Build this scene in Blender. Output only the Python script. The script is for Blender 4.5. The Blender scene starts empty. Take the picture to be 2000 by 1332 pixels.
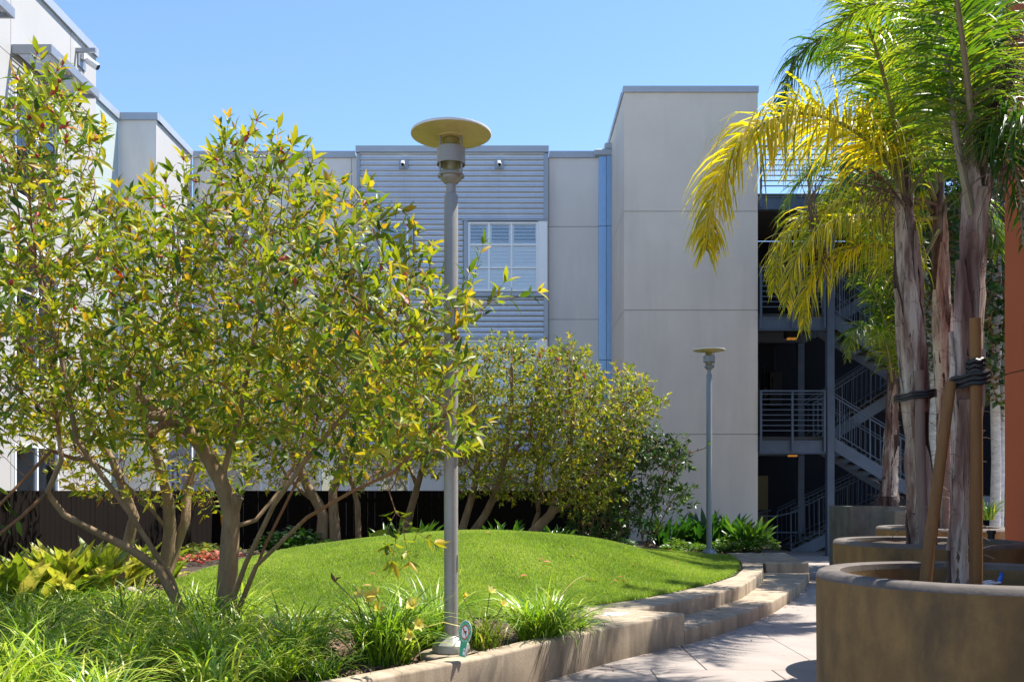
import bpy, bmesh, math, random
import numpy as np
from mathutils import Vector, Matrix

R = random.Random(11)
rng = np.random.default_rng(11)
sc = bpy.context.scene
col = sc.collection

# ------------------------------------------------------------------ camera, sky, sun, exposure
F = 1830.0            # focal length in pixels of the 2000 px wide photograph
HX, HY, EYE = 1000.0, 958.0, 1.6
cd = bpy.data.cameras.new('camera')
cam = bpy.data.objects.new('camera', cd)
col.objects.link(cam)
cam.location = (0, 0, EYE)
cam.rotation_euler = (math.radians(90), 0, 0)
cd.sensor_width = 36.0
cd.lens = 36.0 * F / 2000.0
cd.shift_y = (HY - 666.0) / 2000.0
cd.clip_start = 0.1
cd.clip_end = 1500
sc.camera = cam

SUN = Vector((0.45, 0.21, 1.0)).normalized()
world = bpy.data.worlds.new('World')
sc.world = world
world.use_nodes = True
wn = world.node_tree
wn.nodes.clear()
sky = wn.nodes.new('ShaderNodeTexSky')
sky.sky_type = 'NISHITA'
sky.sun_disc = False
sky.sun_elevation = math.asin(SUN.z)
sky.sun_rotation = math.atan2(SUN.x, SUN.y)
sky.altitude = 20
sky.air_density = 1.0
sky.dust_density = 0.05
sky.ozone_density = 5.5
bg = wn.nodes.new('ShaderNodeBackground')
bg.inputs['Strength'].default_value = 0.118
wo = wn.nodes.new('ShaderNodeOutputWorld')
wn.links.new(sky.outputs[0], bg.inputs[0])
wn.links.new(bg.outputs[0], wo.inputs[0])

sl = bpy.data.lights.new('sun', 'SUN')
sl.energy = 4.7
sl.angle = math.radians(0.55)
sl.color = (1.0, 0.955, 0.88)
so = bpy.data.objects.new('sun', sl)
col.objects.link(so)
so.location = SUN * 60
so.rotation_euler = SUN.to_track_quat('Z', 'Y').to_euler()

vs = sc.view_settings
vs.view_transform = 'Standard'
vs.look = 'None'
vs.exposure = 1.2
vs.gamma = 1.0
vs.use_curve_mapping = False
sc.render.engine = 'CYCLES'
sc.cycles.max_bounces = 10
sc.cycles.transparent_max_bounces = 12
sc.cycles.use_denoising = True


def P(x, y, d):
    """a point of the place seen at pixel (x, y) of the photograph, d metres into the yard"""
    return Vector(((x - HX) / F * d, d, EYE + (HY - y) / F * d))


# ------------------------------------------------------------------ materials
def new_mat(name):
    m = bpy.data.materials.new(name)
    m.use_nodes = True
    nt = m.node_tree
    nt.nodes.clear()
    out = nt.nodes.new('ShaderNodeOutputMaterial')
    return m, nt, out


def N(nt, typ, **kw):
    n = nt.nodes.new(typ)
    for k, v in kw.items():
        if k.startswith('i_'):
            n.inputs[k[2:].replace('_', ' ')].default_value = v
        else:
            setattr(n, k, v)
    return n


def ramp(nt, src, stops):
    r = nt.nodes.new('ShaderNodeValToRGB')
    el = r.color_ramp.elements
    while len(el) > 1:
        el.remove(el[-1])
    el[0].position = stops[0][0]
    el[0].color = (*stops[0][1], 1)
    for p, c in stops[1:]:
        e = el.new(p)
        e.color = (*c, 1)
    nt.links.new(src, r.inputs[0])
    return r.outputs[0]


def noise(nt, scale, detail=4, rough=0.55, stretch=None, src='Object'):
    tc = nt.nodes.new('ShaderNodeTexCoord')
    o = tc.outputs[src]
    if stretch:
        mp = nt.nodes.new('ShaderNodeMapping')
        mp.inputs['Scale'].default_value = stretch
        nt.links.new(o, mp.inputs[0])
        o = mp.outputs[0]
    n = N(nt, 'ShaderNodeTexNoise')
    n.inputs['Scale'].default_value = scale
    n.inputs['Detail'].default_value = detail
    n.inputs['Roughness'].default_value = rough
    nt.links.new(o, n.inputs['Vector'])
    return n.outputs[0]


def mixc(nt, a, b, f, mode='MIX'):
    m = nt.nodes.new('ShaderNodeMix')
    m.data_type = 'RGBA'
    m.blend_type = mode
    for s, v in ((m.inputs[0], f), (m.inputs[6], a), (m.inputs[7], b)):
        if isinstance(v, bpy.types.NodeSocket):
            nt.links.new(v, s)
        elif isinstance(v, (int, float)):
            s.default_value = v
        else:
            s.default_value = (*v, 1)
    return m.outputs[2]


def surf(name, c, rough=0.7, metal=0.0, var=0.12, scale=3.0, fine=60.0, bump=0.15, bdist=0.004, stretch=None, stain=None, spec=0.4, stops=None):
    """plain surface: base colour with large soft blotches, fine grain and fine relief"""
    m, nt, out = new_mat(name)
    b = N(nt, 'ShaderNodeBsdfPrincipled')
    n1 = noise(nt, scale, 5, 0.6, stretch)
    lo = tuple(x * (1 - var) for x in c)
    hi = tuple(min(1, x * (1 + var)) for x in c)
    colr = ramp(nt, n1, stops or [(0.3, lo), (0.7, hi)])
    n2 = noise(nt, fine, 3, 0.6, stretch)
    g = ramp(nt, n2, [(0.25, (0.86,) * 3), (0.75, (1.08,) * 3)])
    colr = mixc(nt, colr, g, 0.6, 'MULTIPLY')
    if stain:
        sc_, st_, lo_, hi_, cc, amt = stain
        n3 = noise(nt, sc_, 6, 0.65, st_)
        f = ramp(nt, n3, [(lo_, (0, 0, 0)), (hi_, (amt,) * 3)])
        colr = mixc(nt, colr, cc, f)
    nt.links.new(colr, b.inputs['Base Color'])
    b.inputs['Roughness'].default_value = rough
    b.inputs['Metallic'].default_value = metal
    b.inputs['Specular IOR Level'].default_value = spec
    if bump:
        bp = N(nt, 'ShaderNodeBump')
        bp.inputs['Strength'].default_value = bump
        bp.inputs['Distance'].default_value = bdist
        nt.links.new(n2, bp.inputs['Height'])
        nt.links.new(bp.outputs[0], b.inputs['Normal'])
    nt.links.new(b.outputs[0], out.inputs[0])
    return m


def leafmat(name, stops, trans=0.4, tcol=None, rough=0.45, spec=0.35, patch=None):
    """thin leaf: colour by each leaf's own tone, part of the light passes through"""
    m, nt, out = new_mat(name)
    at = N(nt, 'ShaderNodeAttribute', attribute_name='tone')
    c = ramp(nt, at.outputs['Fac'], stops)
    if patch:
        n1 = noise(nt, patch[0], 4, 0.6)
        c = mixc(nt, c, patch[1], ramp(nt, n1, [(patch[2], (0, 0, 0)), (patch[3], (patch[4],) * 3)]))
    b = N(nt, 'ShaderNodeBsdfPrincipled')
    b.inputs['Roughness'].default_value = rough
    b.inputs['Specular IOR Level'].default_value = spec
    nt.links.new(c, b.inputs['Base Color'])
    t = N(nt, 'ShaderNodeBsdfTranslucent')
    tc = mixc(nt, c, tcol or (1.5, 1.5, 0.6), 1.0, 'MULTIPLY')
    nt.links.new(tc, t.inputs[0])
    mx = N(nt, 'ShaderNodeMixShader')
    mx.inputs[0].default_value = trans
    nt.links.new(b.outputs[0], mx.inputs[1])
    nt.links.new(t.outputs[0], mx.inputs[2])
    nt.links.new(mx.outputs[0], out.inputs[0])
    return m


def glassmat(name, tint, refl=0.12):
    m, nt, out = new_mat(name)
    tr = N(nt, 'ShaderNodeBsdfTransparent')
    tr.inputs[0].default_value = (*tint, 1)
    gl = N(nt, 'ShaderNodeBsdfGlossy')
    gl.inputs['Roughness'].default_value = 0.03
    fr = N(nt, 'ShaderNodeFresnel')
    fr.inputs[0].default_value = 1.5
    ad = N(nt, 'ShaderNodeMath', operation='ADD')
    ad.inputs[1].default_value = refl
    nt.links.new(fr.outputs[0], ad.inputs[0])
    mx = N(nt, 'ShaderNodeMixShader')
    nt.links.new(ad.outputs[0], mx.inputs[0])
    nt.links.new(tr.outputs[0], mx.inputs[1])
    nt.links.new(gl.outputs[0], mx.inputs[2])
    nt.links.new(mx.outputs[0], out.inputs[0])
    return m


def emit(name, c, s):
    m, nt, out = new_mat(name)
    e = N(nt, 'ShaderNodeEmission')
    e.inputs[0].default_value = (*c, 1)
    e.inputs[1].default_value = s
    nt.links.new(e.outputs[0], out.inputs[0])
    return m


M = {}
streak = (1, 1, 0.12)
M['white'] = surf('white_stucco', (0.47, 0.455, 0.44), 0.85, var=0.03, scale=0.8, fine=120, bump=0.2, stain=(1.2, streak, 0.55, 0.8, (0.38, 0.365, 0.35), 0.3))
M['grey'] = surf('grey_stucco', (0.74, 0.695, 0.65), 0.88, var=0.06, scale=0.7, fine=110, bump=0.22, stain=(1.4, streak, 0.55, 0.8, (0.48, 0.45, 0.42), 0.45))
M['tower'] = surf('beige_stucco', (0.70, 0.605, 0.51), 0.88, var=0.06, scale=0.6, fine=110, bump=0.25, stain=(1.1, streak, 0.5, 0.8, (0.44, 0.395, 0.355), 0.45))
M['pale'] = surf('pale_green_panel', (0.45, 0.51, 0.50), 0.6, var=0.03, scale=0.8, fine=90, bump=0.1)
M['joint'] = surf('joint_backing', (0.30, 0.29, 0.28), 0.9, var=0.05)
M['coping'] = surf('coping_metal', (0.40, 0.43, 0.47), 0.42, 0.15, var=0.06, scale=1.5, fine=30, bump=0.03)
M['galv'] = surf('galvanised_sheet', (0.56, 0.59, 0.65), 0.34, 0.5, var=0.06, scale=2.0, fine=40, bump=0.03)
M['trim'] = surf('grey_metal_trim', (0.33, 0.35, 0.38), 0.40, 0.4, var=0.05, scale=2, fine=40, bump=0.02)
M['bluemetal'] = surf('bluish_flashing', (0.30, 0.46, 0.68), 0.28, 0.6, var=0.1, scale=0.9, fine=20, bump=0.03, stretch=(1, 1, 0.25))
M['frame'] = surf('white_window_frame', (0.88, 0.89, 0.90), 0.4, var=0.02, bump=0.0)
M['shutter'] = surf('white_shutter', (0.86, 0.88, 0.90), 0.5, var=0.02, bump=0.0)
M['dark'] = surf('dark_interior', (0.02, 0.022, 0.026), 0.7, var=0.1, bump=0)
M['curtain'] = surf('pale_curtain', (0.45, 0.47, 0.47), 0.9, var=0.15, scale=9, stretch=(3, 3, 0.1), bump=0.1)
M['glass'] = glassmat('window_glass', (1.0, 1.0, 1.0), 0.12)
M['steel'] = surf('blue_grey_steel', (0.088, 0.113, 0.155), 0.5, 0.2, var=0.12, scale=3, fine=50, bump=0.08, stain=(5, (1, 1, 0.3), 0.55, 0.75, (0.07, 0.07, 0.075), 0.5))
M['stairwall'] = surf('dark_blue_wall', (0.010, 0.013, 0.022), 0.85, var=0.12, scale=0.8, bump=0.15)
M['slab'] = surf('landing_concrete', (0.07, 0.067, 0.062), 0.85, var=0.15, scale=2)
M['doorp'] = surf('ochre_door', (0.16, 0.13, 0.05), 0.6, var=0.1, scale=2, bump=0.03)
M['black'] = surf('black_plastic', (0.012, 0.012, 0.013), 0.5, var=0.1, bump=0.02)
M['camwhite'] = surf('white_plastic', (0.75, 0.75, 0.76), 0.35, var=0.02, bump=0)
M['orange'] = surf('orange_stucco', (0.47, 0.115, 0.047), 0.85, var=0.06, scale=0.9, fine=90, bump=0.3, stain=(1.2, streak, 0.5, 0.8, (0.42, 0.11, 0.05), 0.3))
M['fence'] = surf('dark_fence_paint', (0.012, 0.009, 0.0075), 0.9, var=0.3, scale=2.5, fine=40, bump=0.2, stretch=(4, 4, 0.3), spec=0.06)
M['fenceshade'] = surf('shaded_fence_paint', (0.009, 0.007, 0.006), 0.9, var=0.25, scale=2.5, fine=40, bump=0.2, stretch=(4, 4, 0.3), spec=0.06)  # shade on the back fence put into a darker copy of the paint
M['wallc'] = surf('tan_cast_concrete', (0.36, 0.285, 0.20), 0.85, var=0.22, scale=2.2, fine=70, bump=0.35, bdist=0.006,
                  stain=(5.0, (1, 1, 0.14), 0.45, 0.70, (0.12, 0.093, 0.055), 0.7))
M['planter'] = surf('brown_cast_concrete', (0.185, 0.112, 0.040), 0.85, var=0.3, scale=2.6, fine=60, bump=0.3, bdist=0.005,
                    stain=(3.2, (1, 1, 0.4), 0.46, 0.68, (0.075, 0.050, 0.026), 0.85))
M['greyplanter'] = surf('grey_cast_concrete', (0.16, 0.145, 0.115), 0.85, var=0.25, scale=2.6, fine=60, bump=0.3, stain=(3, (1, 1, 0.4), 0.48, 0.7, (0.07, 0.06, 0.045), 0.7))
M['rim'] = surf('weathered_grey_rim', (0.12, 0.10, 0.085), 0.85, var=0.2, scale=4, fine=50, bump=0.4, stain=(5, (1, 1, 1), 0.5, 0.75, (0.06, 0.052, 0.045), 0.7))
M['paving'] = surf('pinkish_paving', (0.315, 0.268, 0.236), 0.85, var=0.1, scale=1.6, fine=90, bump=0.2, stain=(2.2, (1, 1, 1), 0.5, 0.8, (0.25, 0.205, 0.175), 0.5))
M['mortar'] = surf('dark_joint', (0.06, 0.055, 0.05), 0.95, var=0.2)
M['soil'] = surf('dark_soil', (0.055, 0.040, 0.028), 0.95, var=0.4, scale=6, fine=30, bump=0.9, bdist=0.03)
M['ground'] = surf('ground_dirt', (0.16, 0.13, 0.10), 0.95, var=0.25, scale=0.4, fine=5, bump=0.3)
M['turf'] = surf('turf_base', (0.13, 0.18, 0.034), 0.9, var=0.3, scale=1.3, fine=45, bump=0.6, bdist=0.02)
M['lamp'] = surf('grey_lamp_paint', (0.30, 0.286, 0.262), 0.38, 0.1, var=0.06, scale=2, fine=50, bump=0.05, stain=(6, (1, 1, 0.3), 0.6, 0.8, (0.22, 0.21, 0.195), 0.4))
M['lampblue'] = surf('blue_grey_lamp_paint', (0.22, 0.25, 0.285), 0.4, 0.1, var=0.06, scale=2, bump=0.04)
M['disc'] = surf('white_disc_top', (0.70, 0.69, 0.66), 0.45, var=0.05, bump=0.02)
M['cream'] = surf('yellowed_underside', (0.58, 0.50, 0.22), 0.55, var=0.12, scale=5, fine=30, bump=0.03, stain=(14, (1, 1, 1), 0.68, 0.78, (0.22, 0.17, 0.06), 0.6))
M['bark'] = surf('smooth_tan_bark', (0.27, 0.178, 0.10), 0.8, var=0.28, scale=9, fine=60, bump=0.5, bdist=0.006, stretch=(1, 1, 0.35),
                 stain=(7, (1, 1, 0.4), 0.5, 0.75, (0.075, 0.048, 0.03), 0.6))
M['twig'] = surf('reddish_twig', (0.24, 0.11, 0.05), 0.75, var=0.25, scale=9, bump=0.1)
M['palmbark'] = surf('grey_fibrous_bark', (0.2, 0.16, 0.14), 0.92, scale=2.6, fine=30, bump=1.0, bdist=0.014, stretch=(2.2, 2.2, 0.45), stops=[(0.38, (0.022, 0.012, 0.009)), (0.47, (0.085, 0.044, 0.034)), (0.55, (0.17, 0.115, 0.092)), (0.66, (0.32, 0.27, 0.235))],
                     stain=(9, (3, 3, 0.5), 0.52, 0.66, (0.035, 0.024, 0.02), 0.8))
M['sheath'] = surf('dry_leaf_sheath', (0.3, 0.25, 0.23), 0.85, scale=2.2, fine=34, bump=0.6, bdist=0.006, stretch=(3, 3, 0.4), stops=[(0.34, (0.075, 0.032, 0.025)), (0.44, (0.21, 0.135, 0.11)), (0.53, (0.42, 0.345, 0.29)), (0.66, (0.56, 0.49, 0.425))],
                   stain=(7, (4, 4, 0.5), 0.56, 0.7, (0.05, 0.032, 0.026), 0.8))
M['birch'] = surf('pale_birch_bark', (0.55, 0.54, 0.50), 0.8, var=0.2, scale=5, fine=20, bump=0.2, stretch=(1, 1, 3), stain=(9, (1, 1, 3), 0.6, 0.7, (0.08, 0.07, 0.06), 0.8))
M['stake'] = surf('brown_lodgepole', (0.165, 0.078, 0.022), 0.75, var=0.25, scale=4, fine=40, bump=0.3, stretch=(5, 5, 0.4), stain=(6, (2, 2, 0.4), 0.6, 0.75, (0.10, 0.06, 0.03), 0.6))
M['stakegrey'] = surf('weathered_pole', (0.20, 0.14, 0.115), 0.8, var=0.25, scale=4, fine=40, bump=0.3, stretch=(5, 5, 0.4))
M['rachis'] = surf('frond_stalk', (0.20, 0.20, 0.07), 0.55, var=0.25, scale=4, bump=0.05)
M['rachisgrey'] = surf('grey_frond_stalk', (0.20, 0.17, 0.11), 0.7, var=0.25, scale=4, bump=0.1)
M['dead'] = surf('dry_brown_strands', (0.15, 0.10, 0.07), 0.85, var=0.3, scale=8, bump=0)
M['chip'] = surf('bark_chips', (0.14, 0.085, 0.055), 0.9, var=0.5, scale=14, bump=0.2)
M['logm'] = surf('weathered_log', (0.32, 0.27, 0.23), 0.85, var=0.3, scale=6, fine=40, bump=0.4, stretch=(1, 1, 1))
M['pot'] = surf('dark_plastic_pot', (0.055, 0.065, 0.07), 0.45, var=0.1, bump=0.02)
M['signgreen'] = surf('sign_green', (0.06, 0.40, 0.22), 0.45, var=0.03, bump=0)
M['signred'] = surf('sign_red', (0.65, 0.07, 0.03), 0.5, var=0.03, bump=0)
M['signwhite'] = surf('sign_white', (0.78, 0.80, 0.80), 0.5, var=0.02, bump=0)
M['blueplug'] = surf('blue_plastic', (0.02, 0.14, 0.55), 0.4, var=0.05, bump=0)
_m, _nt, _o = new_mat('milky_lamp_glass')
_t = N(_nt, 'ShaderNodeBsdfTransparent'); _t.inputs[0].default_value = (.9, .9, .84, 1)
_d = N(_nt, 'ShaderNodeBsdfTranslucent'); _d.inputs[0].default_value = (.66, .62, .44, 1)
_x = N(_nt, 'ShaderNodeMixShader'); _x.inputs[0].default_value = .55
_nt.links.new(_t.outputs[0], _x.inputs[1]); _nt.links.new(_d.outputs[0], _x.inputs[2]); _nt.links.new(_x.outputs[0], _o.inputs[0])
M['lampglass'] = _m
M['warm'] = emit('warm_ceiling_lamp', (1.0, 0.42, 0.07), 0.16)
# leaves
M['leaf'] = leafmat('tibouchina_leaf', [(0, (0.032, 0.085, 0.015)), (0.3, (0.115, 0.195, 0.017)), (0.62, (0.25, 0.30, 0.02)), (0.93, (0.46, 0.37, 0.036)), (0.96, (0.42, 0.13, 0.03)), (1, (0.38, 0.03, 0.018))], 0.42, (1.6, 1.45, 0.5))
M['leafbg'] = leafmat('shrub_leaf', [(0, (0.024, 0.066, 0.013)), (0.35, (0.095, 0.165, 0.016)), (0.65, (0.25, 0.295, 0.022)), (0.95, (0.44, 0.35, 0.04)), (1, (0.32, 0.08, 0.03))], 0.38, (1.6, 1.5, 0.6))
M['leafdark'] = leafmat('glossy_dark_leaf', [(0, (0.012, 0.042, 0.014)), (0.6, (0.035, 0.085, 0.022)), (1, (0.10, 0.165, 0.03))], 0.25, (1.5, 1.6, 0.6), rough=0.42, spec=0.45)
M['birchleaf'] = leafmat('dark_tree_leaf', [(0, (0.015, 0.045, 0.014)), (0.6, (0.035, 0.085, 0.02)), (1, (0.09, 0.14, 0.03))], 0.35, (1.5, 1.6, 0.6), rough=0.3, spec=0.5)
M['bud'] = surf('red_bud', (0.42, 0.06, 0.06), 0.5, var=0.25, scale=30, bump=0)
M['petalpurple'] = surf('purple_petal', (0.20, 0.03, 0.32), 0.5, var=0.15, bump=0)
M['frond'] = leafmat('palm_leaflet', [(0, (0.022, 0.070, 0.012)), (0.45, (0.065, 0.13, 0.012)), (0.85, (0.225, 0.265, 0.02)), (1, (0.40, 0.31, 0.07))], 0.5, (1.8, 1.9, 0.5), rough=0.35, spec=0.5)
M['frondyellow'] = leafmat('backlit_palm_leaflet', [(0, (0.20, 0.26, 0.02)), (0.5, (0.55, 0.49, 0.03)), (0.9, (0.75, 0.60, 0.05)), (1, (0.42, 0.22, 0.04))], 0.6, (1.6, 1.5, 0.4), rough=0.35, spec=0.5)  # yellow of sunlight through the leaflets, put into their colour
M['grass'] = leafmat('lawn_blade', [(0, (0.115, 0.195, 0.026)), (0.45, (0.25, 0.345, 0.058)), (0.85, (0.38, 0.44, 0.11)), (1, (0.52, 0.48, 0.24))], 0.42, (1.4, 1.5, 0.5), rough=0.5, spec=0.3)
M['lily'] = leafmat('strap_leaf', [(0, (0.030, 0.095, 0.010)), (0.4, (0.165, 0.30, 0.022)), (0.88, (0.44, 0.54, 0.06)), (0.97, (0.48, 0.43, 0.12)), (1, (0.46, 0.32, 0.12))], 0.32, (1.5, 1.6, 0.5), rough=0.35, spec=0.5)
M['lilyyellow'] = leafmat('yellowish_strap_leaf', [(0, (0.05, 0.11, 0.012)), (0.5, (0.13, 0.20, 0.02)), (0.85, (0.27, 0.27, 0.05)), (1, (0.42, 0.33, 0.14))], 0.4, (1.4, 1.5, 0.5), rough=0.4, spec=0.4)
M['aspid'] = leafmat('yellow_broad_leaf', [(0, (0.10, 0.17, 0.02)), (0.4, (0.32, 0.36, 0.04)), (0.8, (0.56, 0.50, 0.10)), (1, (0.62, 0.50, 0.20))], 0.38, (1.3, 1.4, 0.5), rough=0.35, spec=0.5,
                     patch=(9, (0.06, 0.12, 0.015), 0.52, 0.66, 0.8))
M['aspidgreen'] = leafmat('green_broad_leaf', [(0, (0.014, 0.05, 0.012)), (0.6, (0.04, 0.11, 0.02)), (1, (0.12, 0.21, 0.03))], 0.35, (1.5, 1.7, 0.5), rough=0.3, spec=0.5)
M['cover'] = leafmat('ground_cover_leaf', [(0, (0.02, 0.07, 0.012)), (0.5, (0.06, 0.14, 0.018)), (1, (0.16, 0.23, 0.03))], 0.35, (1.5, 1.6, 0.5), rough=0.4)
M['coveryellow'] = leafmat('yellow_cover_leaf', [(0, (0.07, 0.12, 0.015)), (0.5, (0.20, 0.22, 0.025)), (1, (0.34, 0.30, 0.05))], 0.35, (1.4, 1.4, 0.5), rough=0.4)
M['redleaf'] = leafmat('red_begonia', [(0, (0.20, 0.03, 0.02)), (0.5, (0.38, 0.06, 0.04)), (1, (0.55, 0.28, 0.22))], 0.3, (1.2, 0.9, 0.7), rough=0.4)
M['whitebloom'] = leafmat('white_petal', [(0, (0.55, 0.50, 0.45)), (1, (0.75, 0.72, 0.68))], 0.3, (1, 1, 1))
M['lilyflower'] = leafmat('pale_yellow_petal', [(0, (0.74, 0.55, 0.05)), (0.6, (0.80, 0.68, 0.14)), (1, (0.82, 0.76, 0.36))], 0.5, (1.15, 1.1, 0.9), rough=0.5)
M['deadleaf'] = leafmat('fallen_leaf', [(0, (0.16, 0.07, 0.03)), (0.6, (0.38, 0.09, 0.03)), (1, (0.45, 0.28, 0.10))], 0.15, (1.2, 1.0, 0.8))

# ------------------------------------------------------------------ objects
WL = {}     # world place of each object's origin


def tag(o, label=None, cat=None, group=None, kind=None):
    if label: o['label'] = label
    if cat: o['category'] = cat
    if group: o['group'] = group
    if kind: o['kind'] = kind
    return o


def empty(name, loc, label, cat, group=None):
    o = bpy.data.objects.new(name, None)
    col.objects.link(o)
    o.location = loc
    o.empty_display_size = 0.2
    WL[o.name] = Vector(loc)
    return tag(o, label, cat, group)


def link(name, me, parent=None, origin=None):
    """link a mesh given in world coordinates; its origin goes to the parent's origin or to `origin`"""
    o = bpy.data.objects.new(name, me)
    col.objects.link(o)
    if parent is not None:
        w = WL[parent.name]
        me.transform(Matrix.Translation(-w))
        o.parent = parent
        WL[o.name] = w
    else:
        w = Vector(origin) if origin is not None else Vector((0, 0, 0))
        me.transform(Matrix.Translation(-w))
        o.location = w
        WL[o.name] = w
    return o


def np_mesh(name, V, faces, mats, tone=None, smooth=False, mi=None):
    V = np.asarray(V, dtype=np.float32)
    me = bpy.data.meshes.new(name)
    me.vertices.add(len(V))
    me.vertices.foreach_set('co', V.ravel())
    sizes = np.concatenate([np.full(len(f), f.shape[1], dtype=np.int32) for f in faces])
    loops = np.concatenate([np.asarray(f, dtype=np.int32).ravel() for f in faces])
    me.loops.add(len(loops))
    me.loops.foreach_set('vertex_index', loops)
    me.polygons.add(len(sizes))
    starts = np.zeros(len(sizes), dtype=np.int32)
    starts[1:] = np.cumsum(sizes)[:-1]
    me.polygons.foreach_set('loop_start', starts)
    if smooth:
        me.polygons.foreach_set('use_smooth', np.ones(len(sizes), dtype=bool))
    if mi is not None:
        me.polygons.foreach_set('material_index', np.asarray(mi, dtype=np.int32))
    if tone is not None:
        a = me.attributes.new('tone', 'FLOAT', 'POINT')
        a.data.foreach_set('value', np.asarray(tone, dtype=np.float32))
    me.update(calc_edges=True)
    for m in (mats if isinstance(mats, (list, tuple)) else [mats]):
        me.materials.append(m)
    return me


class MB:
    """collects simple shapes into one mesh"""
    def __init__(self):
        self.v, self.f, self.m, self.cur = [], [], [], 0

    def add(self, vs_, fs_):
        b = len(self.v)
        self.v += [tuple(p) for p in vs_]
        self.f += [tuple(b + i for i in f) for f in fs_]
        self.m += [self.cur] * len(fs_)
        return self

    def box(self, x0, x1, y0, y1, z0, z1):
        x0, x1 = min(x0, x1), max(x0, x1); y0, y1 = min(y0, y1), max(y0, y1); z0, z1 = min(z0, z1), max(z0, z1)
        return self.add([(x0, y0, z0), (x1, y0, z0), (x1, y1, z0), (x0, y1, z0), (x0, y0, z1), (x1, y0, z1), (x1, y1, z1), (x0, y1, z1)],
                        [(3, 2, 1, 0), (4, 5, 6, 7), (0, 1, 5, 4), (1, 2, 6, 5), (2, 3, 7, 6), (3, 0, 4, 7)])

    def hexa(self, p):
        return self.add(p, [(3, 2, 1, 0), (4, 5, 6, 7), (0, 1, 5, 4), (1, 2, 6, 5), (2, 3, 7, 6), (3, 0, 4, 7)])

    def tube(self, pts, rad, n=8, cap=True):
        pts = [Vector(p) for p in pts]
        if not isinstance(rad, (list, tuple)):
            rad = [rad] * len(pts)
        t0 = (pts[1] - pts[0]).normalized()
        u = t0.orthogonal().normalized()
        rings = []
        for i, p in enumerate(pts):
            t = ((pts[min(i + 1, len(pts) - 1)] - p).normalized() + (p - pts[max(i - 1, 0)]).normalized())
            t = t.normalized() if t.length > 1e-6 else t0
            u = (u - t * u.dot(t))
            u = u.normalized() if u.length > 1e-6 else t.orthogonal().normalized()
            w = t.cross(u)
            rings.append([p + (u * math.cos(2 * math.pi * k / n) + w * math.sin(2 * math.pi * k / n)) * rad[i] for k in range(n)])
        vs_ = [q for r in rings for q in r]
        fs_ = []
        for i in range(len(rings) - 1):
            for k in range(n):
                a, b = i * n + k, i * n + (k + 1) % n
                fs_.append((a, b, b + n, a + n))
        if cap:
            fs_.append(tuple(range(n))[::-1])
            fs_.append(tuple((len(rings) - 1) * n + k for k in range(n)))
        return self.add(vs_, fs_)

    def lathe(self, prof, c, n=24, cap=True):
        c = Vector(c)
        vs_, fs_ = [], []
        for r, z in prof:
            for k in range(n):
                a = 2 * math.pi * k / n
                vs_.append((c.x + r * math.cos(a), c.y + r * math.sin(a), c.z + z))
        for i in range(len(prof) - 1):
            for k in range(n):
                a, b = i * n + k, i * n + (k + 1) % n
                fs_.append((a, b, b + n, a + n))
        if cap:
            if prof[0][0] > 1e-4: fs_.append(tuple(range(n))[::-1])
            if prof[-1][0] > 1e-4: fs_.append(tuple((len(prof) - 1) * n + k for k in range(n)))
        return self.add(vs_, fs_)

    def prism(self, poly, z0, z1):
        n = len(poly)
        a = sum(poly[i][0] * poly[(i + 1) % n][1] - poly[(i + 1) % n][0] * poly[i][1] for i in range(n))
        if a < 0: poly = poly[::-1]
        vs_ = [(p[0], p[1], z0) for p in poly] + [(p[0], p[1], z1) for p in poly]
        fs_ = [tuple(range(n))[::-1], tuple(range(n, 2 * n))] + [(i, (i + 1) % n, n + (i + 1) % n, n + i) for i in range(n)]
        return self.add(vs_, fs_)

    def mesh(self, name, mats, smooth=False, bevel=0.0, segs=2, angle=35):
        me = bpy.data.meshes.new(name)
        me.from_pydata(self.v, [], self.f)
        for m in (mats if isinstance(mats, (list, tuple)) else [mats]):
            me.materials.append(m)
        me.polygons.foreach_set('material_index', self.m)
        if bevel or smooth:
            bm = bmesh.new()
            bm.from_mesh(me)
            if bevel:
                bmesh.ops.remove_doubles(bm, verts=bm.verts, dist=1e-5)
                ed = [e for e in bm.edges if len(e.link_faces) == 2 and e.calc_face_angle(0) > math.radians(angle)]
                bmesh.ops.bevel(bm, geom=ed, offset=bevel, segments=segs, affect='EDGES', profile=0.5, clamp_overlap=True)
            if smooth:
                for f in bm.faces: f.smooth = True
                for e in bm.edges:
                    if len(e.link_faces) == 2 and e.calc_face_angle(0) > math.radians(angle):
                        e.smooth = False
            bm.to_mesh(me)
            bm.free()
        me.update()
        return me

    def obj(self, name, mats, parent=None, origin=None, smooth=False, bevel=0.0, segs=2, angle=35):
        return link(name, self.mesh(name, mats, smooth, bevel, segs, angle), parent, origin)


def smooth_path(pts, n):
    """Catmull-Rom through points, n samples"""
    p = np.array([list(q) for q in pts], dtype=float)
    p = np.vstack([2 * p[0] - p[1], p, 2 * p[-1] - p[-2]])
    k = len(p) - 3
    t = np.linspace(0, k - 1e-6, n)
    i = t.astype(int)
    u = (t - i)[:, None]
    a, b, c, d = p[i], p[i + 1], p[i + 2], p[i + 3]
    return 0.5 * (2 * b + (c - a) * u + (2 * a - 5 * b + 4 * c - d) * u ** 2 + (3 * b - a - 3 * c + d) * u ** 3)


def unit(a):
    return a / np.maximum(np.linalg.norm(a, axis=-1, keepdims=True), 1e-9)


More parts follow.
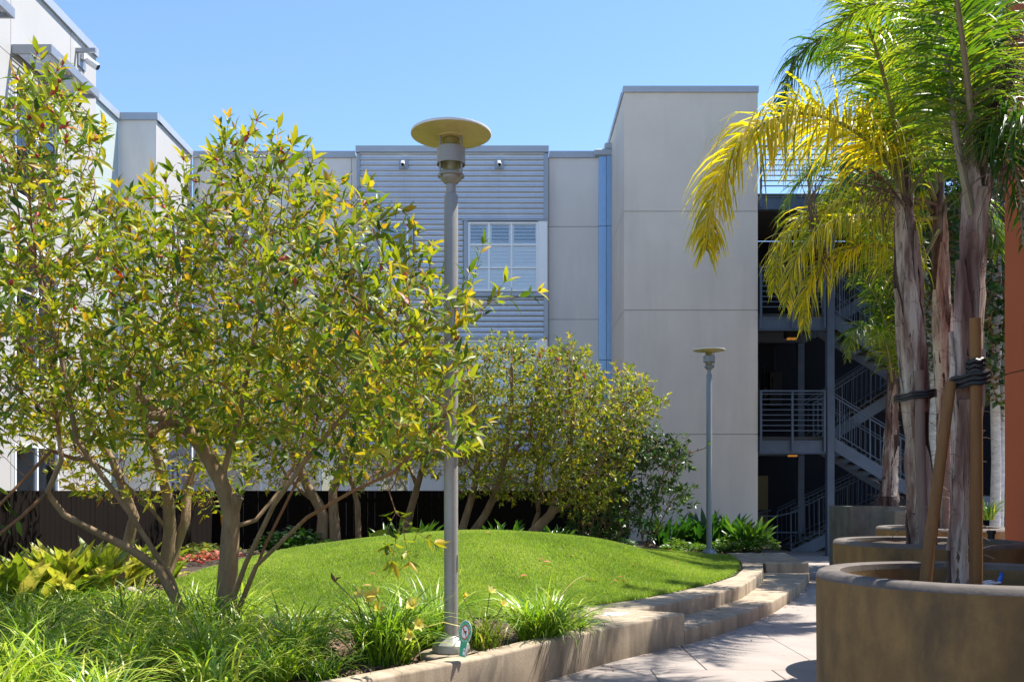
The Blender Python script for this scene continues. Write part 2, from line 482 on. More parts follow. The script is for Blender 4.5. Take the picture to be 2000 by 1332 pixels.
LEAF_HI = (np.array([(0, 0, 0), (.28, -.42, .03), (.28, 0, -.02), (.28, .42, .03), (.64, -.36, -.02), (.64, 0, -.07), (.64, .36, -.02), (1, 0, -.2)]),
           [np.array([(0, 2, 1), (0, 3, 2), (4, 5, 7), (5, 6, 7)]), np.array([(1, 2, 5, 4), (2, 3, 6, 5)])])
LEAF_LO = (np.array([(0, 0, 0), (.42, -.5, .05), (1, 0, -.12), (.42, .5, .05)]), [np.array([(0, 2, 1), (0, 3, 2)])])


def leaf_batch(Pn, D, Nn, L, W, tmpl):
    """leaves as arrays: base points, directions, normals, lengths, widths -> vertices, faces, verts per leaf"""
    T, fl = tmpl
    D = unit(D)
    S = unit(np.cross(D, Nn))
    Nn = np.cross(S, D)
    V = (Pn[:, None, :] + D[:, None, :] * (T[None, :, 0:1] * L[:, None, None]) + S[:, None, :] * (T[None, :, 1:2] * W[:, None, None])
         + Nn[:, None, :] * (T[None, :, 2:3] * L[:, None, None]))
    k = len(T)
    off = (np.arange(len(Pn)) * k)[:, None, None]
    faces = [(f[None] + off).reshape(-1, f.shape[1]) for f in fl]
    return V.reshape(-1, 3), faces, k


def in_poly(x, y, poly):
    x, y = np.asarray(x), np.asarray(y)
    ins = np.zeros(x.shape, bool)
    n = len(poly)
    for i in range(n):
        x0, y0 = poly[i]; x1, y1 = poly[(i + 1) % n]
        c = ((y0 > y) != (y1 > y)) & (x < (x1 - x0) * (y - y0) / (y1 - y0 + 1e-12) + x0)
        ins ^= c
    return ins


def dist_poly(x, y, pts, closed=False):
    d = np.full(np.shape(x), 1e9)
    q = list(pts) + ([pts[0]] if closed else [])
    for (x0, y0), (x1, y1) in zip(q[:-1], q[1:]):
        dx, dy = x1 - x0, y1 - y0
        t = np.clip(((x - x0) * dx + (y - y0) * dy) / (dx * dx + dy * dy + 1e-12), 0, 1)
        d = np.minimum(d, np.hypot(x - x0 - t * dx, y - y0 - t * dy))
    return d


def sstep(a, b, x):
    t = np.clip((x - a) / (b - a), 0, 1)
    return t * t * (3 - 2 * t)
# ------------------------------------------------------------------ plan of the yard
WALL_Z, STEP_Z = 0.33, 0.16
near_outer = [(-4.6, 2.2), (-2.6, 4.6), (-1.02, 6.25), (-.38, 6.98), (-.195, 7.17), (.48, 8.14), (.96, 8.78), (1.80, 9.74)]
upper_outer = [(1.30, 10.02), (1.505, 10.24), (2.01, 10.9), (2.5, 11.56), (3.06, 12.5), (3.55, 13.7), (4.05, 15.1), (4.40, 16.45)]
upper_inner = [(.80, 10.30), (.945, 10.42), (1.50, 11.0), (2.06, 11.8), (2.7, 12.77), (3.33, 14.0), (3.80, 15.4), (4.15, 17.0), (4.30, 18.2)]
lower_outer = [(1.80, 9.74), (2.28, 10.37), (2.82, 11.2), (3.44, 12.3), (3.97, 13.4), (4.45, 14.5), (4.78, 15.3), (5.22, 16.45)]
near_inner = []
for i, (x, y) in enumerate(near_outer[:-1]):
    x1, y1 = near_outer[min(i + 1, len(near_outer) - 1)]
    x0, y0 = near_outer[max(i - 1, 0)]
    d = Vector((x1 - x0, y1 - y0)).normalized()
    near_inner.append((x - d.y * 0.21, y + d.x * 0.21))
lawn_poly = [(.80, 10.38), (1.48, 11.05), (2.03, 11.85), (2.66, 12.82), (3.28, 14.05), (3.76, 15.45), (4.10, 17.0), (4.27, 18.3), (4.1, 19.05), (3.0, 19.1), (2, 18.7), (1, 18.0),
             (-.5, 17.3), (-2, 16.7), (-3, 15.7), (-3.7, 14.3), (-4.25, 13.1), (-4.4, 12.1), (-4.1, 11.0), (-3.4, 10.1), (-2.5, 9.6), (-1.5, 9.4), (-.6, 9.5), (.2, 9.85)]
front_edge = [(-2.0, 9.0)] + [(-.4, 9.2)] + upper_inner + [(4.35, 19.5)]


def terrain(x, y):
    x, y = np.asarray(x, float), np.asarray(y, float)
    d = dist_poly(x, y, front_edge)
    f = sstep(0.0, 2.3, d)
    z = 0.29 + 0.03 * sstep(8.5, 10.5, y) + 0.09 * sstep(11, 18, y) * f + 0.595 * f * np.exp(-((x + .5) / 3.7) ** 2 - ((y - 14.4) / 2.9) ** 2)
    return z


def tz(x, y):
    return float(terrain(x, y))


# ground to the horizon
mb = MB(); mb.add([(-400, -400, -.06), (400, -400, -.06), (400, 400, -.06), (-400, 400, -.06)], [(0, 1, 2, 3)])
tag(mb.obj('ground', M['ground']), kind='structure')

# paved path: a bed with separate slabs and open joints
mb = MB(); mb.box(-3.4, 10.5, -2, 26.8, -.05, -.006)
path = tag(mb.obj('path', M['mortar']), kind='structure')
cache = {}
ROWS = [-1.6, .95, 3.5, 5.72, 8.37, 11.0, 13.65, 16.3, 18.95, 21.6, 24.25, 26.75]
for r in range(len(ROWS) - 1):
    y0, y1 = ROWS[r], ROWS[r + 1]
    off = 1.74 if r % 2 == 0 else 2.32
    for k in range(-4, 8):
        x0 = off + k * 1.08
        x1 = x0 + 1.08
        if x1 < -3.2 or x1 > 10.4: continue
        # leave out slabs wholly under the raised garden
        cx, cy = (x0 + x1) / 2, (y0 + y1) / 2
        if cx < np.interp(y0, [p[1] for p in near_outer] + [20], [p[0] for p in near_outer] + [5.0]) - 1.7: continue
        L, W = y1 - y0 - .010, 1.08 - .010
        key = round(L, 2)
        if key not in cache:
            b = MB(); b.box(0, W, 0, L, -.036, 0)
            cache[key] = b.mesh('paving_slab', M['paving'], bevel=.004, segs=1)
        o = bpy.data.objects.new('paving_slab', cache[key])
        col.objects.link(o)
        o.parent = path
        o.location = (x0 + .005, y0 + .005, R.uniform(-.0015, .0015))

# raised bed soil (one height sheet) and lawn sheet
bed_poly = [(p[0] + .0, p[1]) for p in [(-4.7, 2.35), (-2.7, 4.72), (-1.12, 6.36), (-.48, 7.08), (.38, 8.24), (.86, 8.88), (1.25, 9.6)]] + \
           [(1.35, 10.3), (1.8, 10.95), (2.3, 11.65), (2.9, 12.7), (3.45, 13.9), (3.95, 15.3), (4.3, 16.6), (5.0, 16.9), (5.1, 19.0), (5.35, 20.2), (6.0, 21.0), (6.0, 22.9), (2.8, 22.9), (2.8, 25.9), (-8.7, 25.9), (-8.7, 6), (-8.7, 2.35)]


def sheet(name, poly, mat, dz, step, kind='structure', x0=-8.8, x1=6.1, y0=2.2, y1=26):
    xs = np.arange(x0, x1, step); ys = np.arange(y0, y1, step)
    X, Y = np.meshgrid(xs, ys, indexing='ij')
    Z = terrain(X, Y) + dz
    n0, n1 = X.shape
    idx = np.arange(n0 * n1).reshape(n0, n1)
    q = np.stack([idx[:-1, :-1], idx[1:, :-1], idx[1:, 1:], idx[:-1, 1:]], -1).reshape(-1, 4)
    cx, cy = (X[:-1, :-1] + step / 2).ravel(), (Y[:-1, :-1] + step / 2).ravel()
    q = q[in_poly(cx, cy, poly)]
    used = np.unique(q)
    rm = np.full(n0 * n1, -1); rm[used] = np.arange(len(used))
    V = np.stack([X.ravel(), Y.ravel(), Z.ravel()], -1)[used]
    return tag(link(name, np_mesh(name, V, [rm[q]], mat, smooth=True)), kind=kind)


sheet('garden_bed', bed_poly, M['soil'], -.035, .11)
lawn = sheet('lawn', lawn_poly, M['turf'], 0.0, .09)

# ------------------------------------------------------------------ low concrete walls
t = empty('garden_wall', (.2, 7.9, 0), 'low tan concrete wall curving along the front of the flower bed, stained face', 'garden wall')
mb = MB()
poly = near_outer + [(1.30, 10.02), (.80, 10.42), (.62, 9.0)] + near_inner[::-1][1:]
mb.prism(poly, -.04, WALL_Z)
mb.obj('wall', M['wallc'], t, bevel=.022, segs=3, smooth=True, angle=40)
mb = MB(); mb.hexa([(*P(1176, 1203, 9.52).to_tuple()[:2], WALL_Z + .001), (*P(1213, 1203, 9.52).to_tuple()[:2], WALL_Z + .001), (*P(1229, 1196, 9.76).to_tuple()[:2], WALL_Z + .001), (*P(1184, 1196, 9.76).to_tuple()[:2], WALL_Z + .001),
                    (*P(1176, 1203, 9.52).to_tuple()[:2], WALL_Z + .005), (*P(1213, 1203, 9.52).to_tuple()[:2], WALL_Z + .005), (*P(1229, 1196, 9.76).to_tuple()[:2], WALL_Z + .005), (*P(1184, 1196, 9.76).to_tuple()[:2], WALL_Z + .005)])
mb.obj('cover_plate', M['signwhite'], t)

t = empty('stepped_wall', (3.2, 13, 0), 'two curved concrete steps climbing from the path to the lawn edge', 'garden steps')
mb = MB()
mb.prism([(p[0], p[1]) for p in lower_outer] + [(4.40, 16.47), (4.0, 15.3), (3.5, 13.9), (3.0, 12.7), (2.45, 11.7), (1.95, 11.05), (1.45, 10.3)], -.04, STEP_Z)
mb.obj('lower_step', M['wallc'], t, bevel=.018, segs=3, smooth=True, angle=40)
mb = MB()
mb.prism(upper_outer + [(4.46, 16.6), (4.40, 18.3)] + upper_inner[::-1], -.04, WALL_Z)
mb.obj('upper_step', M['wallc'], t, bevel=.022, segs=3, smooth=True, angle=40)
mb = MB()
mb.prism([(4.464, 16.47), (5.22, 16.47), (5.62, 19.3), (4.404, 19.2), (4.404, 18.3)], -.04, WALL_Z - .003)
mb.obj('end_block', M['wallc'], t, bevel=.02, segs=3, smooth=True, angle=40)

# ------------------------------------------------------------------ walls with openings
class Plane:
    """a wall face: u along it, d out of it, z up"""
    def __init__(self, kind, at):
        self.kind, self.at = kind, at

    def p(self, u, d, z):
        if self.kind == 'y': return (u, self.at - d, z)
        if self.kind == 'x': return (self.at + d, u, z)
        return (self.at - d, u, z)

    def box(self, mb, u0, u1, d0, d1, z0, z1):
        a, b = self.p(u0, d0, z0), self.p(u1, d1, z1)
        return mb.box(a[0], b[0], a[1], b[1], a[2], b[2])


def cells(u0, u1, z0, z1, holes):
    us = sorted({u0, u1} | {min(max(h[k], u0), u1) for h in holes for k in (0, 1)})
    zs = sorted({z0, z1} | {min(max(h[k], z0), z1) for h in holes for k in (2, 3)})
    out = []
    for a, b in zip(us[:-1], us[1:]):
        run = None
        for c, d in zip(zs[:-1], zs[1:]):
            mu, mz = (a + b) / 2, (c + d) / 2
            if any(h[0] < mu < h[1] and h[2] < mz < h[3] for h in holes):
                if run: out.append((a, b, *run)); run = None
            else:
                run = (run[0], d) if run else (c, d)
        if run: out.append((a, b, *run))
    return out


def wall(parent, pl, u0, u1, z0, z1, holes, uj, zj, mat, thick=.24, gap=.014):
    """a backing wall with panels standing 25 mm proud of it, open joints between them"""
    mb = MB()
    for c in cells(u0 + .04, u1 - .04, z0, z1 - .01, holes):
        pl.box(mb, c[0], c[1], -thick, -.026, c[2], c[3])
    mb.obj('wall', M['joint'], parent)
    us = [u0] + list(uj) + [u1]; zs = [z0] + list(zj) + [z1]
    for a, b in zip(us[:-1], us[1:]):
        for c, d in zip(zs[:-1], zs[1:]):
            aa = a + (gap / 2 if a != u0 else 0); bb = b - (gap / 2 if b != u1 else 0)
            cc = c + (gap / 2 if c != z0 else 0); dd = d - (gap / 2 if d != z1 else 0)
            mb = MB()
            for e in cells(aa, bb, cc, dd, holes):
                pl.box(mb, e[0], e[1], -.0255, 0, e[2], e[3])
            if mb.v: mb.obj('wall_panel', mat, parent)


def window(parent, pl, u0, u1, z0, z1, cols, rows, style='shutter', dark_rows=(), fr=.055, depth=.07, dark_cells=()):
    """frame, panes and what is behind them"""
    mb = MB()
    f0, f1 = -depth, .012
    us = [u0] + list(cols) + [u1]; zs = [z0] + list(rows) + [z1]
    pl.box(mb, u0, u0 + fr, f0, f1, z0, z1); pl.box(mb, u1 - fr, u1, f0, f1, z0, z1)
    pl.box(mb, u0 + fr, u1 - fr, f0, f1, z1 - fr, z1); pl.box(mb, u0 + fr, u1 - fr, f0, f1, z0, z0 + fr)
    for c in cols: pl.box(mb, c - .026, c + .026, f0 + .004, f1 - .004, z0 + fr, z1 - fr)
    for r in rows:
        for a, b in zip(us[:-1], us[1:]):
            pl.box(mb, a + (fr if a == u0 else .026), b - (fr if b == u1 else .026), f0 + .006, f1 - .006, r - .022, r + .022)
    w = mb.obj('window', M['frame'], parent)
    mb = MB(); pl.box(mb, u0 + .02, u1 - .02, -.205, -.195, z0 + .02, z1 - .02)
    mb.obj('room', M['dark'], w)
    for i, (a, b) in enumerate(zip(us[:-1], us[1:])):
        for j, (c, d) in enumerate(zip(zs[:-1], zs[1:])):
            a1, b1 = a + .028, b - .028; c1, d1 = c + .024, d - .024
            mb = MB(); pl.box(mb, a1, b1, -.040, -.034, c1, d1)
            mb.obj('pane', M['glass'], w)
            if style == 'shutter' and (i, j) not in dark_cells:
                mb = MB()
                s = .044
                pl.box(mb, a1, a1 + s, -.095, -.055, c1, d1); pl.box(mb, b1 - s, b1, -.095, -.055, c1, d1)
                pl.box(mb, a1 + s, b1 - s, -.094, -.056, c1, c1 + .05); pl.box(mb, a1 + s, b1 - s, -.094, -.056, d1 - .05, d1)
                opened = j in dark_rows
                h = (d1 - c1 - .1)
                n = max(3, int(h / .085))
                for k in range(n):
                    z = c1 + .05 + (k + .5) * h / n
                    hh = h / n * (.20 if opened else .47)
                    dd = .026 if opened else .013
                    q = [pl.p(a1 + s, -.075 - dd, z + hh - .004), pl.p(b1 - s, -.075 - dd, z + hh - .004), pl.p(b1 - s, -.075 + dd, z - hh - .004), pl.p(a1 + s, -.075 + dd, z - hh - .004)]
                    q2 = [pl.p(a1 + s, -.075 - dd, z + hh + .004), pl.p(b1 - s, -.075 - dd, z + hh + .004), pl.p(b1 - s, -.075 + dd, z - hh + .004), pl.p(a1 + s, -.075 + dd, z - hh + .004)]
                    mb.hexa(q + q2)
                mb.obj('shutter', M['shutter'], w)
            elif style == 'curtain' and (i, j) not in dark_cells:
                mb = MB()
                n = 14
                vs_ = []
                for k in range(n + 1):
                    u = a1 + (b1 - a1) * k / n
                    vs_ += [pl.p(u, -.13 + .02 * (k % 2), c1), pl.p(u, -.13 + .02 * (k % 2), d1)]
                mb.add(vs_, [(2 * k, 2 * k + 2, 2 * k + 3, 2 * k + 1) for k in range(n)])
                mb.obj('curtain', M['curtain'], w)
    return w


def rows3(z0, z1):
    return [z0 + (z1 - z0) * .34, z0 + (z1 - z0) * .67]


def coping(parent, pl, u0, u1, z, h=.16, d=.05, back=.34, seg=3.0):
    n = max(1, round(abs(u1 - u0) / seg))
    for k in range(n):
        a = u0 + (u1 - u0) * k / n; b = u0 + (u1 - u0) * (k + 1) / n
        mb = MB(); pl.box(mb, a + .003, b - .003, -back, d, z - h, z + .02)
        mb.obj('coping', M['coping'], parent)


TOP = 11.0
# ---- left block, sunlit, seen along its face (faces +X)
lb = empty('apartment_block', (-9.0, 18.5, 0), 'sunlit white stucco block on the left with metal sunshades over its windows', 'building', 'blocks round the yard')
XB, XR = -8.88, -9.82
pb = Plane('x', XB); pr = Plane('x', XR); pf = Plane('y', 23.4)
wz = [(1.0, 2.45), (3.55, 6.1), (6.9, 9.05)]
holesB = [(16.72, 18.35, a, b) for a, b in wz] + [(13.4, 15.3, a, b) for a, b in wz]
wall(lb, pb, 9.0, 20.0, 0, TOP - .15, holesB, [12.4, 16.60, 18.85], [3.1, 6.35, 9.3], M['white'])
for h in holesB:
    window(lb, pb, *h, cols=[h[0] + (h[1] - h[0]) / 2], rows=[h[2] + (h[3] - h[2]) * .66] if h[3] > 3 else [], style='shutter' if h[2] > 3 else 'curtain', dark_rows=(1,))
mb = MB(); mb.box(XR - .2, XB - .026, 19.78, 19.999, 0, TOP - .15); mb.obj('return_wall', M['white'], lb)
coping(lb, pb, 9.0, 20.03, TOP)
# recess wall
hr = [(22.15, 22.75, 7.0, 8.7), (20.6, 21.6, 3.9, 5.9)]
wall(lb, pr, 20.0, 23.39, 0, TOP - .15, hr, [21.9], [4.4, 8.0], M['pale'])
for h in hr: window(lb, pr, *h, cols=[], rows=[h[2] + (h[3] - h[2]) * .6], style='curtain')
coping(lb, pr, 20.05, 23.34, TOP)
# front of the last bay (faces the camera, in shade) and its sunlit side
wall(lb, pf, XR, XB, 0, TOP - .15, [], [], [4.6, 8.05], M['grey'])
coping(lb, pf, XR + .01, XB + .05, TOP)
ha = [(24.35, 25.15, 6.9, 8.9), (24.35, 25.15, 3.9, 5.9), (24.35, 25.15, 1.0, 2.4)]
wall(lb, pb, 23.427, 25.99, 0, TOP - .15, ha, [], [4.6, 8.05 + 1.3], M['white'])
for h in ha: window(lb, pb, *h, cols=[24.75], rows=[h[2] + (h[3] - h[2]) * .6])
coping(lb, pb, 23.47, 25.95, TOP)
# sunshades: frame, brackets and louvre blades
for y0, y1, zz in ((16.62, 18.55, 9.42), (13.3, 15.4, 9.42)):
    mb = MB()
    xo = XB + .66
    mb.box(XB + .004, xo, y0, y0 + .05, zz - .07, zz + .09); mb.box(XB + .004, xo, y1 - .05, y1, zz - .07, zz + .09)
    mb.box(xo + .001, xo + .05, y0, y1, zz - .07, zz + .09); mb.box(XB + .004, XB + .05, y0 + .05, y1 - .05, zz - .02, zz + .04)
    ym = (y0 + y1) / 2 + .05
    mb.box(XB + .05, xo, ym - .025, ym + .025, zz - .06, zz + .05)
    s = mb.obj('sunshade', M['trim'], lb)
    mb = MB()
    k = 0
    x = XB + .07
    while x < xo - .02:
        mb.hexa([(x, y0 + .05, zz - .015), (x + .008, y0 + .05, zz - .015), (x + .008, y1 - .05, zz - .015), (x, y1 - .05, zz - .015),
                 (x + .004, y0 + .05, zz + .015), (x + .012, y0 + .05, zz + .015), (x + .012, y1 - .05, zz + .015), (x + .004, y1 - .05, zz + .015)])
        x += .042
    tag(mb.obj('louvre_blade', M['trim'], s), kind='stuff')

# ---- back wing (faces the camera)
bw = empty('apartment_block', (-3, 26, 0), 'grey stucco wing across the back with a corrugated metal bay', 'building', 'blocks round the yard')
Yb = 26.0
pb2 = Plane('y', Yb)
def bx(px, d): return (px - HX) / F * d
def bz(py, d): return EYE + (HY - py) / F * d
hb = [(bx(430, Yb), bx(548, Yb), bz(568, Yb), bz(436, Yb)), (bx(430, Yb), bx(548, Yb), bz(795, Yb), bz(665, Yb)),
      (bx(438, Yb), bx(512, Yb), .9, bz(905, Yb)), (bx(590, Yb), bx(660, Yb), .9, bz(905, Yb)), (bx(740, Yb), bx(800, Yb), .9, bz(912, Yb)), (bx(922, Yb), bx(1036, Yb), .9, bz(914, Yb))]
wall(bw, pb2, XB + .03, 2.74, 0, TOP - .15, hb, [-4.45, 1.02], [bz(624, Yb), bz(443, Yb)], M['grey'])
for k, h in enumerate(hb):
    w_ = h[1] - h[0]
    window(bw, pb2, *h, cols=[h[0] + w_ * .5], rows=rows3(h[2], h[3]) if k < 2 else [], style='shutter' if k < 2 else 'curtain', dark_rows=(2,))
coping(bw, pb2, XB + .05, -4.34, TOP - .02, h=.16)
coping(bw, pb2, 1.03, 2.35, TOP - .02, h=.16)
# corrugated bay
Yc = 25.7
pc = Plane('y', Yc)
cx = lambda p: bx(p, Yc)
cz = lambda p: bz(p, Yc)
c0, c1 = cx(697), cx(1069)
zt, zb = cz(289), cz(886)
hc = [(cx(742), cx(798), cz(570), cz(432)), (cx(914), cx(1051), cz(569), cz(434)), (cx(742), cx(798), cz(792), cz(664)), (cx(905), cx(1051), cz(792), cz(664))]
mb = MB()
for c in cells(c0 + .02, c1 - .02, zb, zt - .1, hc): pc.box(mb, c[0], c[1], -.265, -.05, c[2], c[3])
mb.obj('bay_wall', M['joint'], bw)


def corrug(u0, u1, z0, z1):
    per = .1475
    n = max(8, int((z1 - z0) / per * 8))
    z = np.linspace(z0, z1, n + 1)
    ph = (z / per) % 1.0
    prof = np.interp(ph, [0, .20, .42, .62, .84, 1], [-.022, -.022, .020, .020, -.022, -.022])
    V = []
    for zz, d in zip(z, prof):
        V += [pc.p(u0, d - .012, zz), pc.p(u1, d - .012, zz)]
    V = np.array(V)
    i = np.arange(n)
    f = np.stack([2 * i, 2 * i + 1, 2 * i + 3, 2 * i + 2], -1)
    sh = link('corrugated_sheet', np_mesh('corrugated_sheet', V, [f], M['galv']), bw)
    return sh


ms = MB()
for u in np.linspace(c0 + .2, c1 - .2, 9):
    for k in range(int((cz(428) - cz(300)) / .1475)):
        z = (math.floor(cz(428) / .1475) + 1 + k + .5) * .1475
        if z < cz(302): pc.box(ms, u - .007, u + .007, .001, .007, z - .007, z + .007)
xs = [c0 + .06, cx(790), cx(884), cx(975), c1 - .07]
for a, b in zip(xs[:-1], xs[1:]): corrug(a, b - .002, cz(429.5), cz(299))
corrug(c0 + .06, cx(734), cz(574), cz(430)); corrug(cx(809), cx(904), cz(574), cz(430))
for a, b in zip(xs[:-1], xs[1:]): corrug(a, b - .002, cz(659), cz(577))
corrug(c0 + .06, cx(734), cz(795), cz(660)); corrug(cx(809), cx(896), cz(795), cz(660))
for a, b in zip(xs[:-1], xs[1:]): corrug(a, b - .002, zb, cz(797))
tag(ms.obj('screw', M['black'], bw), kind='stuff')
for k, h in enumerate(hc):
    w_ = h[1] - h[0]
    if k in (1, 3):
        window(bw, pc, *h, cols=[h[0] + w_ * .30, h[0] + w_ * .62], rows=rows3(h[2], h[3]), dark_rows=(2,), fr=.05, dark_cells=() if k == 1 else ((2, 2), (2, 1)))
    else:
        window(bw, pc, *h, cols=[], rows=rows3(h[2], h[3]), dark_rows=(2,), fr=.05)
    # trims either side and the panel right of the wide windows
    mb = MB(); pc.box(mb, h[0] - .12, h[0] - .004, -.045, .03, h[2] - .05, h[3] + .05); mb.obj('window_trim', M['trim'], bw)
    mb = MB()
    if k in (1, 3):
        pc.box(mb, h[1] + .004, c1 - .003, -.045, .03, h[2] - .02, h[3] + .02)
        mb.obj('window_trim', M['frame'], bw)
    else:
        pc.box(mb, h[1] + .004, h[1] + .13, -.045, .03, h[2] - .05, h[3] + .05)
        mb.obj('window_trim', M['trim'], bw)
for z0, z1 in ((cz(428), zt - .155), (cz(660), cz(572)), (zb, cz(796))):
    for u0, u1 in ((c0, c0 + .085), (c1 - .095, c1 + .01)):
        mb = MB(); pc.box(mb, u0, u1, -.27, .026, z0, z1); mb.obj('corner_trim', M['trim'], bw)
mb = MB(); pc.box(mb, cx(903), c1 + .012, -.04, .045, cz(579), cz(571)); mb.obj('sill_trim', M['trim'], bw)
mb = MB(); pc.box(mb, cx(903), c1 + .012, -.04, .045, cz(432), cz(429)); mb.obj('head_trim', M['trim'], bw)
mb = MB(); pc.box(mb, c0 + .086, c1 - .096, -.04, .035, cz(663), cz(659)); mb.obj('head_trim', M['trim'], bw)
coping(bw, pc, c0 - .03, c1 + .04, zt + .02, h=.15, d=.06, back=.6, seg=6)
# tall metal flashing in the corner by the tower
for a, b, dd in ((bx(1169, Yb), bx(1184, Yb), .10), (bx(1184.4, Yb), bx(1197, Yb), .13)):
    for z0, z1 in ((0, 5.2), (5.21, 8.9), (8.91, TOP - .13)):
        mb = MB(); pb2.box(mb, a, b, .001, dd, z0, z1); mb.obj('flashing', M['bluemetal'], bw, bevel=.004, segs=1)
mb = MB(); pb2.box(mb, bx(1160, Yb), bx(1201, Yb) - .02, -.3, .17, TOP - .16, TOP + .02); pb2.box(mb, bx(1180, Yb), bx(1201, Yb) - .02, -.3, .15, TOP + .02, TOP + .2)
mb.obj('gutter_cap', M['coping'], bw, bevel=.03, segs=1)

# ---- stair tower
st = empty('stair_tower', (4.4, 24, 0), 'tall blank beige stucco tower beside the open stairs', 'building')
Yt = 23.0
pt = Plane('y', Yt)
tx = lambda p: bx(p, Yt)
tzz = lambda p: bz(p, Yt)
T0, T1 = tx(1219), tx(1480)
zj = [tzz(848), tzz(606), tzz(413)]
TT = tzz(171)
wall(st, pt, T0, T1, 0, TT - .13, [], [], zj, M['tower'])
pts = Plane('nx', T0)
wall(st, pts, Yt + .0265, 27.4, 0, TT - .13, [], [], zj, M['tower'])
mb = MB(); mb.box(T1 - .24, T1 - .001, Yt + .245, 27.4, 0, TT - .13); mb.obj('side_wall', M['tower'], st)
mb = MB(); mb.box(T0 + .24, T1 - .245, 27.1, 27.4, 0, TT - .13); mb.obj('rear_wall', M['tower'], st)
mb = MB(); mb.box(T0 + .05, T1 - .05, Yt + .25, 27.3, TT - .5, TT - .4); mb.obj('roof', M['slab'], st)
coping(st, pt, T0 - .03, T1 + .02, TT, h=.13, d=.04)
coping(st, pts, Yt + .345, 27.4, TT, h=.13, d=.04)

# ---- open stairs
es = empty('exterior_staircase', (8.5, 24.5, 0), 'open steel staircase and balconies right of the beige tower, in deep shade', 'staircase')
S0 = T1 + .03
S1 = tx(1613)
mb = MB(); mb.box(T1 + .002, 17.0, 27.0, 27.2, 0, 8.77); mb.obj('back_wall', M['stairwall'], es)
mb = MB(); mb.box(14.6, 14.8, 23.6, 26.99, 0, 8.42); mb.obj('side_wall', M['stairwall'], es)  # unseen wall added to keep light out of the stair bay
levels = [2.93, 5.96, 8.92]
for k, z in enumerate(levels):
    xe = S1 + .08 if k < 2 else 14.5
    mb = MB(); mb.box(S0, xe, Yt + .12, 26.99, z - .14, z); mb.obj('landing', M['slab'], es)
    mb = MB(); mb.box(S0, xe, Yt + .02, Yt + .115, z - .42, z - .10)
    mb.box(S0, xe, Yt - .03, Yt + .14, z - .43, z - .421); mb.box(S0, xe, Yt + .0, Yt + .02, z - .13, z - .10)
    mb.obj('edge_beam', M['steel'], es)
    if k < 2:
        mb = MB(); mb.box(S0, xe, 25.0, 25.15, z - .40, z - .142); mb.obj('cross_beam', M['steel'], es)
    # railing of level bars
    mb = MB()
    x1 = xe - .1
    posts = [S0 + .04, (S0 + x1) / 2, x1 - .02] if k < 2 else list(np.linspace(S0 + .04, 14.4, 8))
    for x in posts: mb.box(x - .025, x + .025, Yt - .055, Yt - .005 - .001, z - .38, z + 1.09)
    for b in range(8):
        zz = z + .14 + b * .128
        mb.box(S0 + .066, x1 - .046, Yt - .044, Yt - .018, zz - .011, zz + .011)
    mb.box(S0 + .015, x1 + .01, Yt - .06, Yt, z + 1.091, z + 1.13)
    mb.obj('railing', M['steel'], es)
for x, y, r in ((tx(1622), Yt + .05, .088), (bx(1563, 26), 26.0, .09), (bx(1830, 23.4), 23.4, .1), (13.9, 23.4, .1)):
    mb = MB(); mb.box(x - r, x + r, y - r, y + r, 0, 8.45); mb.box(x - r * 1.6, x + r * 1.6, y - r * 1.6, y + r * 1.6, 0.001, .02)
    mb.obj('column', M['steel'], es, bevel=.012, segs=2)


def flight(x0, z0, x1, z1, y0, y1, n=9):
    """two stringers, treads, and picket railings from (x0,z0) to (x1,z1)"""
    for y in (y0, y1):
        mb = MB()
        mb.hexa([(x0, y - .02, z0 - .36), (x1, y - .02, z1 - .36), (x1, y + .02, z1 - .36), (x0, y + .02, z0 - .36), (x0, y - .02, z0 - .02), (x1, y - .02, z1 - .02), (x1, y + .02, z1 - .02), (x0, y + .02, z0 - .02)])
        mb.obj('stringer', M['steel'], es)
    for k in range(n):
        a = (k + .5) / n
        x = x0 + (x1 - x0) * a; z = z0 + (z1 - z0) * a
        w = abs(x1 - x0) / n / 2 + .01
        mb = MB(); mb.box(x - w, x + w, y0 + .025, y1 - .025, z - .09, z - .03); mb.obj('tread', M['slab'], es)
    for y in (y0, y1):
        mb = MB()
        for dz, r in ((.10, .016), (.98, .022), (1.06, .014)):
            mb.tube([(x0, y, z0 + dz), (x1, y, z1 + dz)], r, 6)
        m = int(abs(x1 - x0) / .12)
        for k in range(m + 1):
            a = k / m
            x = x0 + (x1 - x0) * a; z = z0 + (z1 - z0) * a
            big = k % 6 == 0
            mb.tube([(x, y, z + (.0 if big else .1)), (x, y, z + .98)], .02 if big else .008, 5)
        mb.obj('railing', M['steel'], es)


XL, XM = S1 + .26, 10.35
flight(XM, 1.48, XL, 2.93, 23.15, 24.4)            # front flight falling away from the first balcony
flight(XL - .6, .05, XM, 1.48, 24.75, 26.0)        # rear flight from the ground
flight(XL, 2.93, XM, 4.45, 24.75, 26.0)
flight(XM, 4.45, XL, 5.96, 23.15, 24.4)
flight(XL, 5.96, XM, 7.45, 24.75, 26.0)
for z in (1.48, 4.45, 7.45):
    mb = MB(); mb.box(XM, XM + 1.5, 23.1, 26.1, z - .14, z); mb.obj('landing', M['slab'], es)
    mb = MB(); mb.box(XM, XM + 1.5, 23.0, 23.09, z - .4, z - .02); mb.obj('edge_beam', M['steel'], es)
